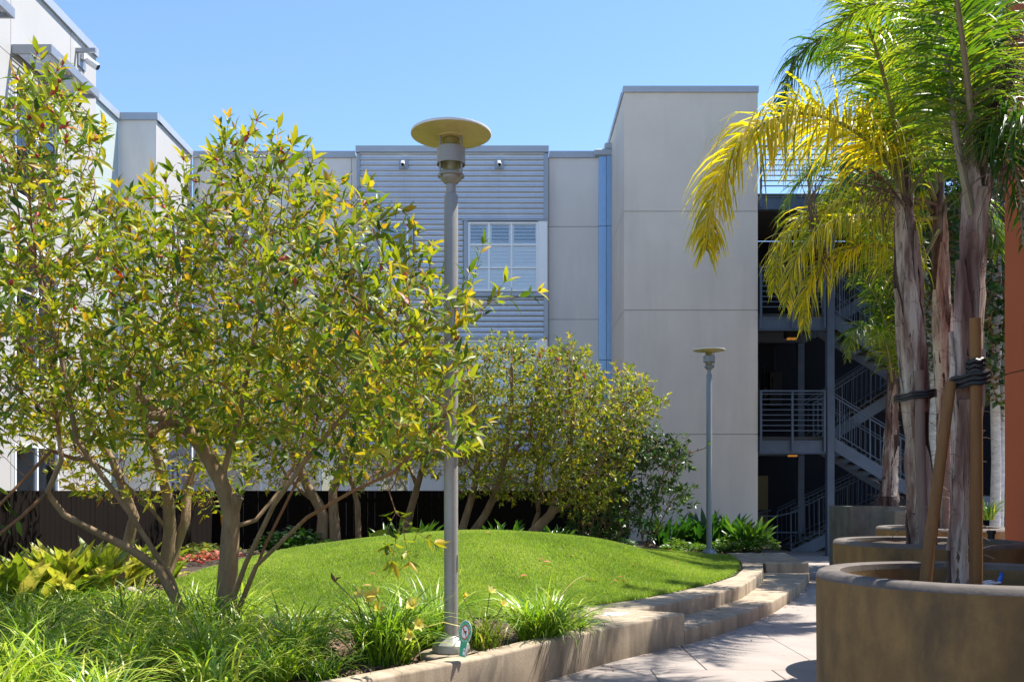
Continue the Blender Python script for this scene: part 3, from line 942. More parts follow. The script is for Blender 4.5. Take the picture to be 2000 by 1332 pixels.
# bent handrail ends at the foot of the stairs
for y, xo in ((24.72, 0), (26.02, -.35)):
    mb = MB()
    xs_ = XL - .62
    mb.tube([(xs_ + .2 + xo, y, 1.06), (xs_ - .35 + xo, y, .93), (xs_ - .95 + xo, y, .93), (xs_ - 1.05 + xo, y, .86), (xs_ - 1.05 + xo, y, .58), (xs_ - .95 + xo, y, .5), (xs_ + .2 + xo, y, .5)], .022, 6)
    mb.obj('handrail', M['steel'], es)
mb = MB(); mb.box(6.62, 7.36, 26.93, 26.985, .02, 2.03)
dr = mb.obj('door', M['doorp'], es)
mb = MB(); mb.box(6.66, 7.32, 26.88, 26.925, .93, 1.05); mb.obj('push_bar', M['black'], dr)
for x, z, w, h in ((6.95, 4.4, .3, .75), (7.55, 4.5, .34, 1.0), (7.25, 4.4, .12, .3)):
    mb = MB(); mb.box(x - w / 2, x + w / 2, 26.8, 26.995, z - h / 2, z + h / 2)
    mb.box(x - w * .3, x + w * .3, 26.76, 26.8 - .001, z - h * .3, z + h * .35)
    mb.tube([(x, 26.93, z + h / 2), (x, 26.93, z + h / 2 + .7)], .02, 6)
    tag(mb.obj('meter_box', M['black'], None, (x, 27, z), bevel=.01, segs=1), {6.95: 'dark meter box on the balcony wall nearest the tower', 7.55: 'largest dark meter box on the balcony wall, tall with a pipe', 7.25: 'smallest dark meter box, between two larger boxes on the balcony wall'}[x], 'meter box', 'boxes on the balcony wall')
for x, y, z, lab in ((bx(1546, 24.2), 24.2, 5.51, 'small lit amber ceiling lamp under the upper balcony'), (bx(1548, 23.9), 23.9, 2.48, 'small lit amber ceiling lamp under the lower balcony')):
    t = empty('ceiling_light', (x, y, z), lab, 'ceiling lamp', 'lit lamps under the balconies')
    mb = MB(); mb.box(x - .17, x + .17, y - .1, y + .1, z + .03, z + .30); mb.obj('housing', M['black'], t)
    for sx in (-.06, .06):
        mb = MB(); mb.box(x + sx - .05, x + sx + .05, y - .07, y + .07, z - .015, z + .029); mb.obj('lens', M['warm'], t, bevel=.015, segs=2)

# ---- orange building at the right edge
ob = empty('orange_building', (5.0, 6, 0), 'terracotta orange stucco wall at the right edge behind the round planters', 'building')
po = Plane('nx', 4.76)
wall(ob, po, -4.0, 9.05, 0, 6.45, [], [1.0], [2.72], M['orange'])
mb = MB(); mb.box(5.01, 9, -4.0, 9.05, 0, 6.3); mb.obj('rear_wall', M['orange'], ob)
mb = MB(); mb.box(4.73, 9.0, -4.05, 9.1, 6.452, 6.52); mb.obj('coping', M['coping'], ob)

# ------------------------------------------------------------------ dark board fence round the back and left
def fence(name, a, b, lab, fm):
    a, b = Vector(a), Vector(b)
    t = empty(name, (a.x, a.y, 0), lab, 'fence', 'dark board fences')
    L = (b - a).length
    u = (b - a) / L
    nn = Vector((u.y, -u.x))
    n = int(L / .15)
    me = None
    for k in range(n):
        if me is None:
            bb = MB(); bb.box(0, L / n - .0012, 0, .02, 0, 1.6); me = bb.mesh('board', fm, bevel=.003, segs=1)
        o = bpy.data.objects.new('board', me)
        col.objects.link(o)
        o.parent = t
        p = a + u * (k * L / n)
        o.location = (p.x - a.x + nn.x * R.uniform(0, .006), p.y - a.y + nn.y * R.uniform(0, .006), .0)
        o.rotation_euler = (0, 0, math.atan2(u.y, u.x))
    mb = MB()
    for z in (.5, 1.35):
        p0, p1 = a - nn * -0.0, b
        q0, q1 = a - nn * .025, b - nn * .025
        r0, r1 = a - nn * .075, b - nn * .075
        mb.hexa([(r0.x, r0.y, z), (r1.x, r1.y, z), (q1.x, q1.y, z), (q0.x, q0.y, z), (r0.x, r0.y, z + .09), (r1.x, r1.y, z + .09), (q1.x, q1.y, z + .09), (q0.x, q0.y, z + .09)])
    mb.obj('rail', fm, t)
    return t


fence('board_fence', (-6.25, 19.6), (2.62, 19.6 + 1.4), 'dark brown board fence in shade behind the back shrubs', M['fenceshade'])
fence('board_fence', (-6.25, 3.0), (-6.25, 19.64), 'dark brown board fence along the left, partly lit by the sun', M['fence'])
# ------------------------------------------------------------------ lamps
def lamp(x, y, zb, mat, label):
    t = empty('street_lamp', (x, y, zb), label, 'street lamp', 'disc lamps on round poles')
    c = (x, y, zb)
    mb = MB(); mb.lathe([(.150, 0), (.150, .035), (.142, .060), (.115, .085), (.080, .112), (.066, .125)], c, 32); mb.obj('base', mat, t, smooth=True, angle=25)
    mb = MB(); mb.lathe([(.0555, .12), (.0555, 3.585), (.050, 3.600), (.041, 3.605)], c, 28); mb.obj('pole', mat, t, smooth=True, angle=30)
    mb = MB(); mb.lathe([(.0385, 3.606), (.0385, 3.68)], c, 20); mb.obj('neck', mat, t, smooth=True, angle=30)
    mb = MB(); mb.lathe([(.040, 3.681), (.058, 3.693), (.082, 3.72), (.086, 3.742), (.106, 3.743), (.106, 3.753), (.086, 3.757), (.080, 3.770), (.045, 3.785)], c, 28); mb.obj('lower_collar', mat, t, smooth=True, angle=25)
    mb = MB(); mb.lathe([(.068, 3.772), (.068, 4.038)], c, 28, cap=False); mb.obj('glass', M['lampglass'], t, smooth=True)
    mb = MB(); mb.lathe([(.108, 3.835), (.113, 3.835), (.113, 3.963), (.108, 3.963), (.108, 3.835)], c, 32, cap=False); mb.obj('ring', mat, t, smooth=True, angle=25)
    for k in range(3):
        a = math.radians(-28 + 120 * k)
        px, py = x + .096 * math.cos(a), y + .096 * math.sin(a)
        mb = MB(); mb.tube([(px, py, zb + 3.745), (px, py, zb + 4.048)], .0085, 8); mb.tube([(px, py, zb + 3.728), (px, py, zb + 3.742)], .013, 6)
        mb.obj('rod', mat, t)
    mb = MB(); mb.lathe([(.020, 3.786), (.026, 3.80), (.034, 3.85), (.034, 3.90), (.022, 3.93)], c, 16); mb.obj('bulb', M['signwhite'], t, smooth=True)
    mb = MB(); mb.lathe([(.008, 3.94), (.010, 3.965), (.030, 3.98), (.048, 3.995), (.056, 4.038)], c, 18); mb.obj('reflector', M['cream'], t, smooth=True)
    mb = MB()
    mb.cur = 0
    mb.lathe([(.06, 4.043), (.10, 4.048), (.103, 4.058), (.316, 4.069)], c, 48, cap=False)
    mb.cur = 1
    mb.lathe([(.316, 4.069), (.3185, 4.078), (.316, 4.088), (.2, 4.098), (.001, 4.108)], c, 48, cap=False)
    mb.obj('disc_shade', [M['cream'], M['disc']], t, smooth=True, angle=40)
    mb = MB(); mb.box(x + .048, x + .0575, y - .028, y + .010, zb + .64, zb + .76); mb.obj('hand_hole_cover', mat, t)
    return t


lamp(P(881, 1000, 7.4).x, 7.4, .335, M['lamp'], 'tall grey lamp with a wide disc shade in the flower bed, leaves crossing its pole')
lamp(P(1385, 1000, 18.7).x, 18.7, tz(P(1385, 1000, 18.7).x, 18.7) - .005, M['lampblue'], 'far grey lamp with disc shade at the back right end of the lawn')
mb = MB(); mb.lathe([(.24, 0), (.24, .30), (.23, .315)], (P(872, 1000, 7.4).x + .03, 7.4, .015), 24)
tag(mb.obj('lamp_footing', M['wallc'], None, (P(872, 1000, 7.4).x, 7.4, 0), bevel=.01, segs=1, angle=50), 'round concrete footing in the soil under the near lamp pole', 'footing')

# ------------------------------------------------------------------ security cameras
def camera_unit(p, out, side, label, sc_=1.0):
    t = empty('security_camera', p, label, 'security camera', 'white bullet cameras on the walls')
    p = Vector(p); out = Vector(out).normalized(); side = Vector(side).normalized(); up = Vector((0, 0, 1))
    s = sc_
    def bxx(c, a, b, d):
        q = []
        for k, z in ((0, -1), (1, 1)):
            for o_, w in ((-1, -1), (1, -1), (1, 1), (-1, 1)):
                q.append(c + side * (a * o_) + out * (b * w) + up * (d * z))
        return q
    mb = MB(); mb.hexa(bxx(p + out * .012, .125 * s, .011, .125 * s)); mb.obj('mount_plate', M['trim'], t, bevel=.004, segs=1)
    mb = MB(); mb.hexa(bxx(p + out * .06 + up * .05 * s, .05 * s, .036, .05 * s)); mb.obj('junction_box', M['camwhite'], t, bevel=.008)
    q0 = p + out * .09 + up * .03 * s
    q1 = p + out * .20 - up * .03 * s
    mb = MB(); mb.tube([q0, (q0 + q1) / 2 + up * .01, q1], .024 * s, 10); mb.obj('arm', M['camwhite'], t, smooth=True)
    d = (out * .8 - up * .55 + side * .1).normalized()
    mb = MB(); mb.tube([q1 - d * .09 * s, q1 - d * .06 * s, q1 + d * .11 * s, q1 + d * .13 * s], [.030 * s, .055 * s, .058 * s, .052 * s], 16); mb.obj('body', M['camwhite'], t, smooth=True, angle=30)
    mb = MB(); mb.tube([q1 + d * .131 * s, q1 + d * .137 * s], .044 * s, 14); mb.obj('lens', M['black'], t)


for px, lab in ((788, 'left of the two white cameras on the corrugated bay'), (975, 'right of the two white cameras on the corrugated bay, above the wide window')):
    q = P(px, 322, 25.68)
    camera_unit(q, (0, -1, 0), (1, 0, 0), lab)
camera_unit((XB + .005, 19.3, 10.45), (1, 0, 0), (0, 1, 0), 'white camera high on the sunlit left block near the roof corner', 1.3)
# its long arm box
mb = MB(); mb.box(XB + .002, XB + .40, 19.06, 19.12, 10.52, 10.60)
o = mb.obj('bracket', M['trim'], bpy.data.objects['security_camera.002'])

# ------------------------------------------------------------------ round planters
def planter(x, y, r, h, label, soil_drop=.14, wall_t=.125):
    t = empty('round_planter', (x, y, 0), label, 'planter', 'round concrete planters')
    mb = MB()
    b = .035
    mb.lathe([(r - .012, 0), (r - .004, .5 * h), (r, h - b)], (x, y, 0), 96, cap=False)
    mb.cur = 1
    mb.lathe([(r, h - b), (r - .3 * b, h - .25 * b), (r - .9 * b, h), (r - wall_t + b * .5, h), (r - wall_t + .12 * b, h - .15 * b), (r - wall_t, h - b)], (x, y, 0), 96, cap=False)
    mb.cur = 0
    mb.lathe([(r - wall_t, h - b), (r - wall_t - .01, h - .55)], (x, y, 0), 96, cap=False)
    mb.obj('shell', [M['planter'], M['rim']], t, smooth=True, angle=60)
    n = 40
    vs_ = [(x, y, h - soil_drop + .03)]
    fs_ = []
    for i in range(1, 7):
        for k in range(n):
            a = 2 * math.pi * k / n
            rr = (r - wall_t + .004) * i / 6
            vs_.append((x + rr * math.cos(a), y + rr * math.sin(a), h - soil_drop + R.uniform(-.018, .018)))
    for k in range(n): fs_.append((0, 1 + k, 1 + (k + 1) % n))
    for i in range(5):
        for k in range(n):
            a, b2 = 1 + i * n + k, 1 + i * n + (k + 1) % n
            fs_.append((a, a + n, b2 + n, b2))
    mb = MB(); mb.add(vs_, fs_); mb.obj('soil', M['soil'], t, smooth=True, angle=80)
    return t


PL = [(2.352, 4.70, .788, 1.190), (3.72, 8.4, .80, 1.155), (5.59, 12.2, .80, 1.13)]
planter(*PL[0], 'nearest and largest looking round brown concrete planter at the lower right')
planter(*PL[1], 'second round concrete planter, its rim partly in sun, beside the orange wall', soil_drop=.05)
planter(*PL[2], 'third round concrete planter, low behind the palm trunks', soil_drop=.06)
t = empty('box_planter', (6.5, 17, 0), 'square grey concrete planter in front of the open stairs', 'planter')
mb = MB()
bx0, bx1, by0, by1 = P(1661, 990, 16.5).x, P(1661, 990, 16.5).x + 1.15, 16.5, 17.6
hz_ = P(1661, 989, 16.5).z
for q in ((bx0, bx1, by0, by0 + .12), (bx0, bx1, by1 - .12, by1), (bx0, bx0 + .12, by0 + .121, by1 - .121), (bx1 - .12, bx1, by0 + .121, by1 - .121)): mb.box(*q, 0, hz_)
mb.obj('shell', M['greyplanter'], t)
mb = MB(); mb.box(bx0 + .12, bx1 - .12, by0 + .12, by1 - .12, .5, hz_ - .05); mb.obj('soil', M['soil'], t)
mb = MB(); mb.box(P(1747, 1000, 15.5).x, P(1747, 1000, 15.5).x + .9, 15.5, 15.9, 0, P(1747, 997, 15.5).z)
tag(mb.obj('concrete_bench', M['greyplanter'], None, (6.3, 15.5, 0), bevel=.02), 'low grey concrete block beside the square planter', 'bench')

# ------------------------------------------------------------------ stakes and straps at the palms
def stake(pts, r, mat, label, straps=(), group='wooden stakes tied to the palms'):
    t = empty('wooden_stake', pts[0], label, 'stake', group)
    mb = MB()
    q = smooth_path(pts, 9)
    mb.tube([tuple(a) for a in q] , [r * (1.06 - .12 * i / 8) for i in range(9)], 14)
    mb.obj('post', mat, t, smooth=True, angle=40)
    for pp, rx, ry, h, tilt in straps:
        mb = MB()
        pp = Vector(pp)
        n = 28
        for z in (0,) if h < .03 else (0, .022, .046):
            ring = [pp + Vector((rx * math.cos(2 * math.pi * k / n), ry * math.sin(2 * math.pi * k / n), z + tilt * math.cos(2 * math.pi * k / n) + .004 * math.sin(5 * k))) for k in range(n + 1)]
            mb.tube(ring, .011 if h > .03 else .013, 6, cap=False)
        mb.obj('strap', M['black'], t, smooth=True)
    return t


p0 = P(1906, 1140, 4.55)
stake([P(1906, 1150, 4.55), P(1907, 880, 4.55), P(1905, 622, 4.55)], .0285, M['stake'], 'thick upright brown stake in front of the nearest palm trunk',
      [(P(1906, 724, 4.55), .036, .036, .06, .004), (P(1893, 752, 4.64), .068, .13, .06, .012)])
stake([P(1806, 1150, 4.5), P(1830, 950, 4.56), P(1857, 748, 4.63)], .0275, M['stake'], 'leaning brown stake left of the nearest palm trunk')
stake([P(1806, 1070, 8.05), P(1798, 900, 8.1), P(1796, 724, 8.15)], .042, M['stakegrey'], 'weathered grey stake tied by a black strap to the second palm',
      [(P(1787, 779, 8.3), .155, .24, .05, .02)])
stake([P(1846, 1040, 11.85), P(1849, 950, 11.9), P(1850, 860, 11.95)], .045, M['stakegrey'], 'thin grey stake by the third palm, between the two brown stakes')
# loose cable with a blue plug in the nearest planter
t = empty('loose_cable', P(1930, 1122, 4.9), 'tangled white cable with a blue plug lying in the nearest planter', 'cable')
c = P(1930, 1117, 5.12)
c.z = 1.072
pts_ = [c + Vector((.055 * math.sin(k * 1.3) + .02 * math.sin(k * .5), .05 * math.cos(k * 1.1), .012 + .02 * abs(math.sin(k * .7)))) for k in range(16)]
mb = MB(); mb.tube([tuple(a) for a in smooth_path(pts_, 60)], .0035, 6); mb.obj('cord', M['signwhite'], t, smooth=True)
mb = MB(); mb.tube([c + Vector((.06, 0, .02)), c + Vector((.068, .005, .04)), c + Vector((.078, .01, .062)), c + Vector((.080, .012, .08))], [.008, .013, .009, .013], 10); mb.obj('plug', M['blueplug'], t, smooth=True)
# small dark spigot in the second planter
mb = MB(); q = P(1936, 1062, 8.7); mb.tube([(q.x, q.y, 1.08), (q.x, q.y, 1.2)], .03, 10); mb.tube([(q.x, q.y, 1.2), (q.x, q.y, 1.23)], .04, 10)
tag(mb.obj('irrigation_stub', M['black'], None, (q.x, q.y, 1.1)), 'short dark pipe stub standing in the second round planter', 'pipe')

# ------------------------------------------------------------------ green no-dogs sign on its paddle
sg = empty('garden_sign', P(912, 1280, 7.02), 'small green paddle sign with a crossed-out dog beside the lamp base', 'sign')
sc0 = P(908.5, 1234, 7.0)
px_m = 7.0 / F
lean = Matrix.Rotation(math.radians(7), 4, 'Y') @ Matrix.Rotation(math.radians(-32), 4, 'Z')
def sp(u, v, d=0):
    """sign plane: u right, v up, d towards the viewer, in metres"""
    q = lean @ Vector((u, -d, v))
    return (sc0.x + q.x, sc0.y + q.y, sc0.z + q.z)
def slab_shape(outl, d0, d1):
    mb = MB()
    n = len(outl)
    vs_ = [sp(u, v, d0) for u, v in outl] + [sp(u, v, d1) for u, v in outl]
    mb.add(vs_, [tuple(range(n))[::-1], tuple(range(n, 2 * n))] + [(i, (i + 1) % n, n + (i + 1) % n, n + i) for i in range(n)])
    return mb
def paddle(k):
    ru, rv = .0595 * k, .090 * k
    o = []
    for i in range(29):
        a = math.radians(-58 + (360 - 64) * i / 28)
        o.append((ru * math.cos(a), rv * math.sin(a)))
    e = (k - 1) * .05
    o += [(-.030 - e, -.185), (.030 + e, -.185)]
    return o
slab_shape(paddle(1.0), 0, .0024).obj('rim', M['signwhite'], sg)
slab_shape(paddle(.93), .0025, .0030).obj('face', M['signgreen'], sg)
def disc_shape(ru, rv, cu, cv, d0, d1, n=32): return slab_shape([(cu + ru * math.cos(2 * math.pi * i / n), cv + rv * math.sin(2 * math.pi * i / n)) for i in range(n)], d0, d1)
disc_shape(.0355, .0540, 0, 0, .0031, .0034).obj('red_ring', M['signred'], sg)
disc_shape(.0295, .0455, 0, 0, .0035, .0037).obj('white_disc', M['signwhite'], sg)
dog = [(-.021, .017), (-.017, .026), (-.0145, .019), (-.009, .013), (.011, .009), (.016, .014), (.018, .012), (.0145, .004), (.0155, -.017), (.012, -.017), (.010, -.005), (.007, -.017), (.004, -.016), (.004, -.001), (-.005, .001), (-.005, -.018), (-.009, -.018), (-.0105, .003), (-.0145, .010), (-.020, .012)]
slab_shape(dog, .0038, .0040).obj('dog_figure', M['black'], sg)
slab_shape([(-.017, .039), (.021, -.034), (.016, -.039), (-.022, .034)][::-1], .0041, .0043).obj('red_bar', M['signred'], sg)
slab_shape([(.014 + .011 * math.cos(math.pi * i / 10), -.135 + .018 * math.sin(math.pi * i / 10)) for i in range(11)] + [(.003, -.17), (.025, -.17)], .0031, .0034).obj('badge', M['signwhite'], sg)
disc_shape(.0055, .007, .013, -.137, .0035, .0037, 12).obj('badge_figure', M['black'], sg)
def ring_text(s, a0, a1, ru, rv, size, inward):
    for i, ch in enumerate(s):
        if ch == ' ': continue
        a = math.radians(a0 + (a1 - a0) * i / max(1, len(s) - 1))
        cu = bpy.data.curves.new('letter', 'FONT')
        cu.body = ch; cu.size = size; cu.align_x = 'CENTER'; cu.align_y = 'CENTER'; cu.extrude = .0002
        tmp = bpy.data.objects.new('letter', cu)
        col.objects.link(tmp)
        me = bpy.data.meshes.new_from_object(tmp.evaluated_get(bpy.context.evaluated_depsgraph_get()))
        bpy.data.objects.remove(tmp); bpy.data.curves.remove(cu)
        rot = a - math.pi / 2 if inward else a + math.pi / 2
        co = np.empty(len(me.vertices) * 3); me.vertices.foreach_get('co', co); co = co.reshape(-1, 3)
        out = []
        for x, y, z in co:
            u = ru * math.cos(a) + x * math.cos(rot) - y * math.sin(rot)
            v = rv * math.sin(a) + x * math.sin(rot) + y * math.cos(rot)
            out.append(sp(u, v, .0034 + z))
        me.vertices.foreach_set('co', np.array(out, dtype=np.float32).ravel())
        me.materials.clear(); me.materials.append(M['signwhite']); me.update()
        link('letter', me, sg)
ring_text('PLEASE CLEAN UP', 215, -35, .0455, .0690, .0165, True)
ring_text('THANK YOU', 238, 302, .0455, .0690, .0150, False)

# ------------------------------------------------------------------ pot, log, fallen leaves
q = P(737, 1032, 18.6)
zq = tz(q.x, 18.6) + .0
t = empty('flower_pot', (q.x, 18.6, zq), 'small dark plastic pot standing by the back fence', 'pot')
mb = MB(); mb.lathe([(.075, 0), (.10, .24), (.108, .24), (.108, .275), (.098, .275), (.095, .24), (.09, .20)], (q.x, 18.6, zq), 20, cap=False); mb.obj('shell', M['pot'], t, smooth=True, angle=40)
q = P(240, 1152, 10.9); zq = tz(q.x, 10.9)
mb = MB(); mb.tube([(q.x - .28, 10.95, zq + .06), (q.x - .1, 10.9, zq + .075), (q.x + .12, 10.85, zq + .06), (q.x + .3, 10.75, zq + .03)], [.06, .075, .07, .035], 12)
tag(mb.obj('log', M['logm'], None, (q.x, 10.9, zq), smooth=True, angle=50), 'pale weathered log lying on the mulch left of the lawn', 'log')
spots = [(410, 1108), (733, 1128), (1030, 1131), (1200, 1140), (1166, 1141), (1158, 1138), (1207, 1133), (958, 1045), (1235, 1110), (1325, 1104), (725, 1150), (747, 1138), (1312, 1078), (1060, 1105), (1065, 1098), (1225, 1142), (965, 1091), (1500, 1068), (1700, 1), (500, 1110), (820, 1090), (880, 1100), (1120, 1092)]
tops = {0: M['deadleaf']}
for px, py in spots:
    # follow the sight line down to the ground
    best = None
    for d in np.arange(8, 19, .05):
        p = P(px, py, d)
        if in_poly(p.x, p.y, lawn_poly) and p.z <= tz(p.x, p.y): best = p; break
    if best is None: continue
    n = Vector((R.uniform(-.4, .4), R.uniform(-.4, .4), 1))
    a = R.uniform(0, 6.28)
    V, fl, _ = leaf_batch(np.array([[best.x, best.y, tz(best.x, best.y) + .045]]), np.array([[math.cos(a), math.sin(a), .1]]), np.array([list(n)]), np.array([R.uniform(.08, .13)]), np.array([.05]), LEAF_HI)
    tag(link('fallen_leaf', np_mesh('fallen_leaf', V, fl, M['deadleaf'], tone=np.full(len(V), R.random())), None, (best.x, best.y, best.z)),
        'dry curled leaf lying on the sunlit lawn', 'leaf', 'dry leaves on the lawn')
# ------------------------------------------------------------------ lawn blades (one mass nobody could count)
def lawn_blades(n):
    X = rng.uniform(-4.5, 4.4, n * 3); Y = 9.3 + rng.random(n * 3) ** 1.15 * 9.9
    k = in_poly(X, Y, lawn_poly)
    X, Y = X[k][:n], Y[k][:n]
    m = len(X)
    Z = terrain(X, Y)
    a = rng.uniform(0, 2 * np.pi, m)
    h = rng.uniform(.022, .044, m) * (1 + .35 * (dist_poly(X, Y, upper_inner) < .22)); w = rng.uniform(.004, .0075, m)
    lean = rng.uniform(.15, .8, m)
    D = np.stack([np.cos(a) * lean, np.sin(a) * lean, np.ones(m)], -1)
    b = a + rng.uniform(1.0, 2.1, m)
    S = np.stack([np.cos(b), np.sin(b), np.zeros(m)], -1) * w[:, None]
    base = np.stack([X, Y, Z - .004], -1)
    V = np.stack([base - S, base + S, base + D * h[:, None]], 1).reshape(-1, 3)
    f = np.arange(m * 3).reshape(-1, 3)
    big = .5 + .5 * np.sin(X * 1.7 + 1.3 * np.sin(Y * 1.1)) * np.sin(Y * 2.1 + .8 * np.sin(X * 2.3))
    patch = .5 + .5 * np.sin(X * 5.1 + 2 * np.sin(Y * 3.3)) * np.sin(Y * 4.7 + 1.7 * np.sin(X * 3.9))
    t = np.clip(.16 + .40 * big ** 1.3 + .16 * patch + rng.normal(0, .075, m), 0, .93)
    t = np.where(rng.random(m) < .035, 1.0, t)
    tag(link('lawn_grass', np_mesh('lawn_grass', V, [f], M['grass'], tone=np.repeat(t, 3))), 'short bright green grass covering the mounded lawn', 'grass', kind='stuff')


lawn_blades(430000)

# mulch and bark chips over the open soil
def chips(n, regions):
    Vs, Fs, b = [], [], 0
    for (x0, x1, y0, y1), m in regions:
        for _ in range(m):
            x, y = R.uniform(x0, x1), R.uniform(y0, y1)
            if bool(in_poly(np.array([x]), np.array([y]), lawn_poly)[0]) or not bool(in_poly(np.array([x]), np.array([y]), bed_poly)[0]): continue
            z = tz(x, y) - .02
            a = R.uniform(0, 6.28); l, w = R.uniform(.02, .06), R.uniform(.008, .02)
            ca, sa = math.cos(a), math.sin(a); tl = R.uniform(-.02, .02)
            Vs += [(x - ca * l - sa * w, y - sa * l + ca * w, z - tl), (x + ca * l - sa * w, y + sa * l + ca * w, z + tl), (x + ca * l + sa * w, y + sa * l - ca * w, z + tl + .004), (x - ca * l + sa * w, y - sa * l - ca * w, z - tl + .012), (x, y, z + .022)]
            Fs += [(b, b + 1, b + 4), (b + 1, b + 2, b + 4), (b + 2, b + 3, b + 4), (b + 3, b, b + 4)]
            b += 5
    tag(link('bark_mulch', np_mesh('bark_mulch', Vs, [np.array(Fs)], M['chip'])), 'brown bark chips strewn over the open soil of the beds', 'mulch', kind='stuff')


chips(0, [((-6, -3.2, 9.6, 13), 1800), ((-4.5, 3.5, 15.4, 19.4), 2600), ((-1.6, .9, 6.2, 9.4), 1300), ((3, 5.2, 18.8, 21), 400), ((-3.4, -1.4, 5.6, 9), 700)])

# ------------------------------------------------------------------ trees grown towards points spread through their crowns
def resample(pts, step):
    out = [Vector(pts[0])]
    for a, b in zip(pts[:-1], pts[1:]):
        a, b = Vector(a), Vector(b)
        n = max(1, int(round((b - a).length / step)))
        for k in range(1, n + 1): out.append(a + (b - a) * k / n)
    return out


def grow(stems, attr, step, kill, infl, iters=70, up=0.10, wob=.12):
    """stems: polylines of Vector, each starts at its own root or near an earlier stem"""
    pos, par, fixed = [], [], []
    for s in stems:
        q = resample(s, step)
        start = -1
        if pos:
            d = [(p - q[0]).length for p in pos]
            i = int(np.argmin(d))
            if d[i] < step * 1.2: start = i
        prev = start
        for k, p in enumerate(q):
            if k == 0 and start >= 0: continue
            pos.append(p); par.append(prev); prev = len(pos) - 1
    n = len(pos)
    nsk = n
    cap = n + 12000
    X = np.zeros((cap, 3)); X[:n] = [tuple(p) for p in pos]
    A = np.array(attr)
    D = np.full(len(A), 1e9); I = np.zeros(len(A), int)
    for i in range(0, n):
        d = np.linalg.norm(A - X[i], axis=1); m = d < D; D[m] = d[m]; I[m] = i
    alive = D > kill
    kids = {}
    for it in range(iters):
        idx = np.where(alive & (D < infl))[0]
        if len(idx) == 0 or n > cap - 2000: break
        dirs = unit(A[idx] - X[I[idx]])
        new = []
        order = np.argsort(I[idx], kind='stable')
        ii = I[idx][order]; dd = dirs[order]
        u, st = np.unique(ii, return_index=True)
        sm = np.add.reduceat(dd, st, axis=0)
        for node, v in zip(u, sm):
            L = np.linalg.norm(v)
            v = v / (L + 1e-9) + rng.normal(0, wob, 3) + np.array([0, 0, up])
            v /= np.linalg.norm(v)
            # skip a shoot that repeats an earlier one from the same node
            kk_ = kids.get(node, ())
            if len(kk_) >= 4: continue
            if any(float(np.dot(v, w)) > .9 for w in kk_):
                v = v + rng.normal(0, .45, 3)
                v /= np.linalg.norm(v)
            kids.setdefault(node, []).append(v)
            X[n] = X[node] + v * step
            par.append(int(node)); new.append(n); n += 1
        if not new: break
        NX = X[new]
        for j0 in range(0, len(A), 400):
            sl_ = slice(j0, j0 + 400)
            dm = np.linalg.norm(A[sl_, None, :] - NX[None], axis=2)
            k = dm.argmin(1); dv = dm[np.arange(len(k)), k]
            m = dv < D[sl_]
            D[sl_] = np.where(m, dv, D[sl_]); I[sl_] = np.where(m, np.array(new)[k], I[sl_])
        alive &= D > kill
    return X[:n].copy(), np.array(par), nsk


def tree_stats(par):
    n = len(par)
    ch = [[] for _ in range(n)]
    for i, p in enumerate(par):
        if p >= 0: ch[p].append(i)
    tips = np.zeros(n); h = np.zeros(n, int)
    order = sorted(range(n), key=lambda i: -i)
    for i in order:          # children come after their parents
        if not ch[i]: tips[i] = 1
        p = par[i]
        if p >= 0: tips[p] += tips[i]; h[p] = max(h[p], h[i] + 1)
    return ch, tips, h


def branch_mesh(X, par, ch, rad, sel_min, sel_max):
    """tubes along the branches whose radius lies in [sel_min, sel_max)"""
    mb = MB()
    n = len(X)
    for i in range(n):
        p = par[i]
        starts = p < 0 or len(ch[p]) > 1 and ch[p][0] != i and rad[i] < rad[p] * .98
        main = p >= 0 and max(ch[p], key=lambda c: rad[c]) == i
        if p >= 0 and main: continue
        chain = ([p] if p >= 0 else []) + [i]
        while ch[chain[-1]]:
            chain.append(max(ch[chain[-1]], key=lambda c: rad[c]))
        pts = [Vector(X[k]) for k in chain]
        rr = [float(rad[k]) for k in chain]
        if p >= 0: rr[0] = min(rr[0], rr[1] * 1.25)
        # split the chain where the radius leaves the band
        seg = [k for k in range(len(chain)) if sel_min <= rr[k] < sel_max]
        if len(seg) < 1: continue
        a, b = seg[0], seg[-1]
        a = max(0, a - 1) if a > 0 else 0
        if b - a < 1: 
            if b + 1 < len(chain): b += 1
            else: continue
        sides = 10 if max(rr[a:b + 1]) > .03 else (6 if max(rr[a:b + 1]) > .009 else 4)
        mb.tube(pts[a:b + 1], rr[a:b + 1], sides, cap=True)
    return mb


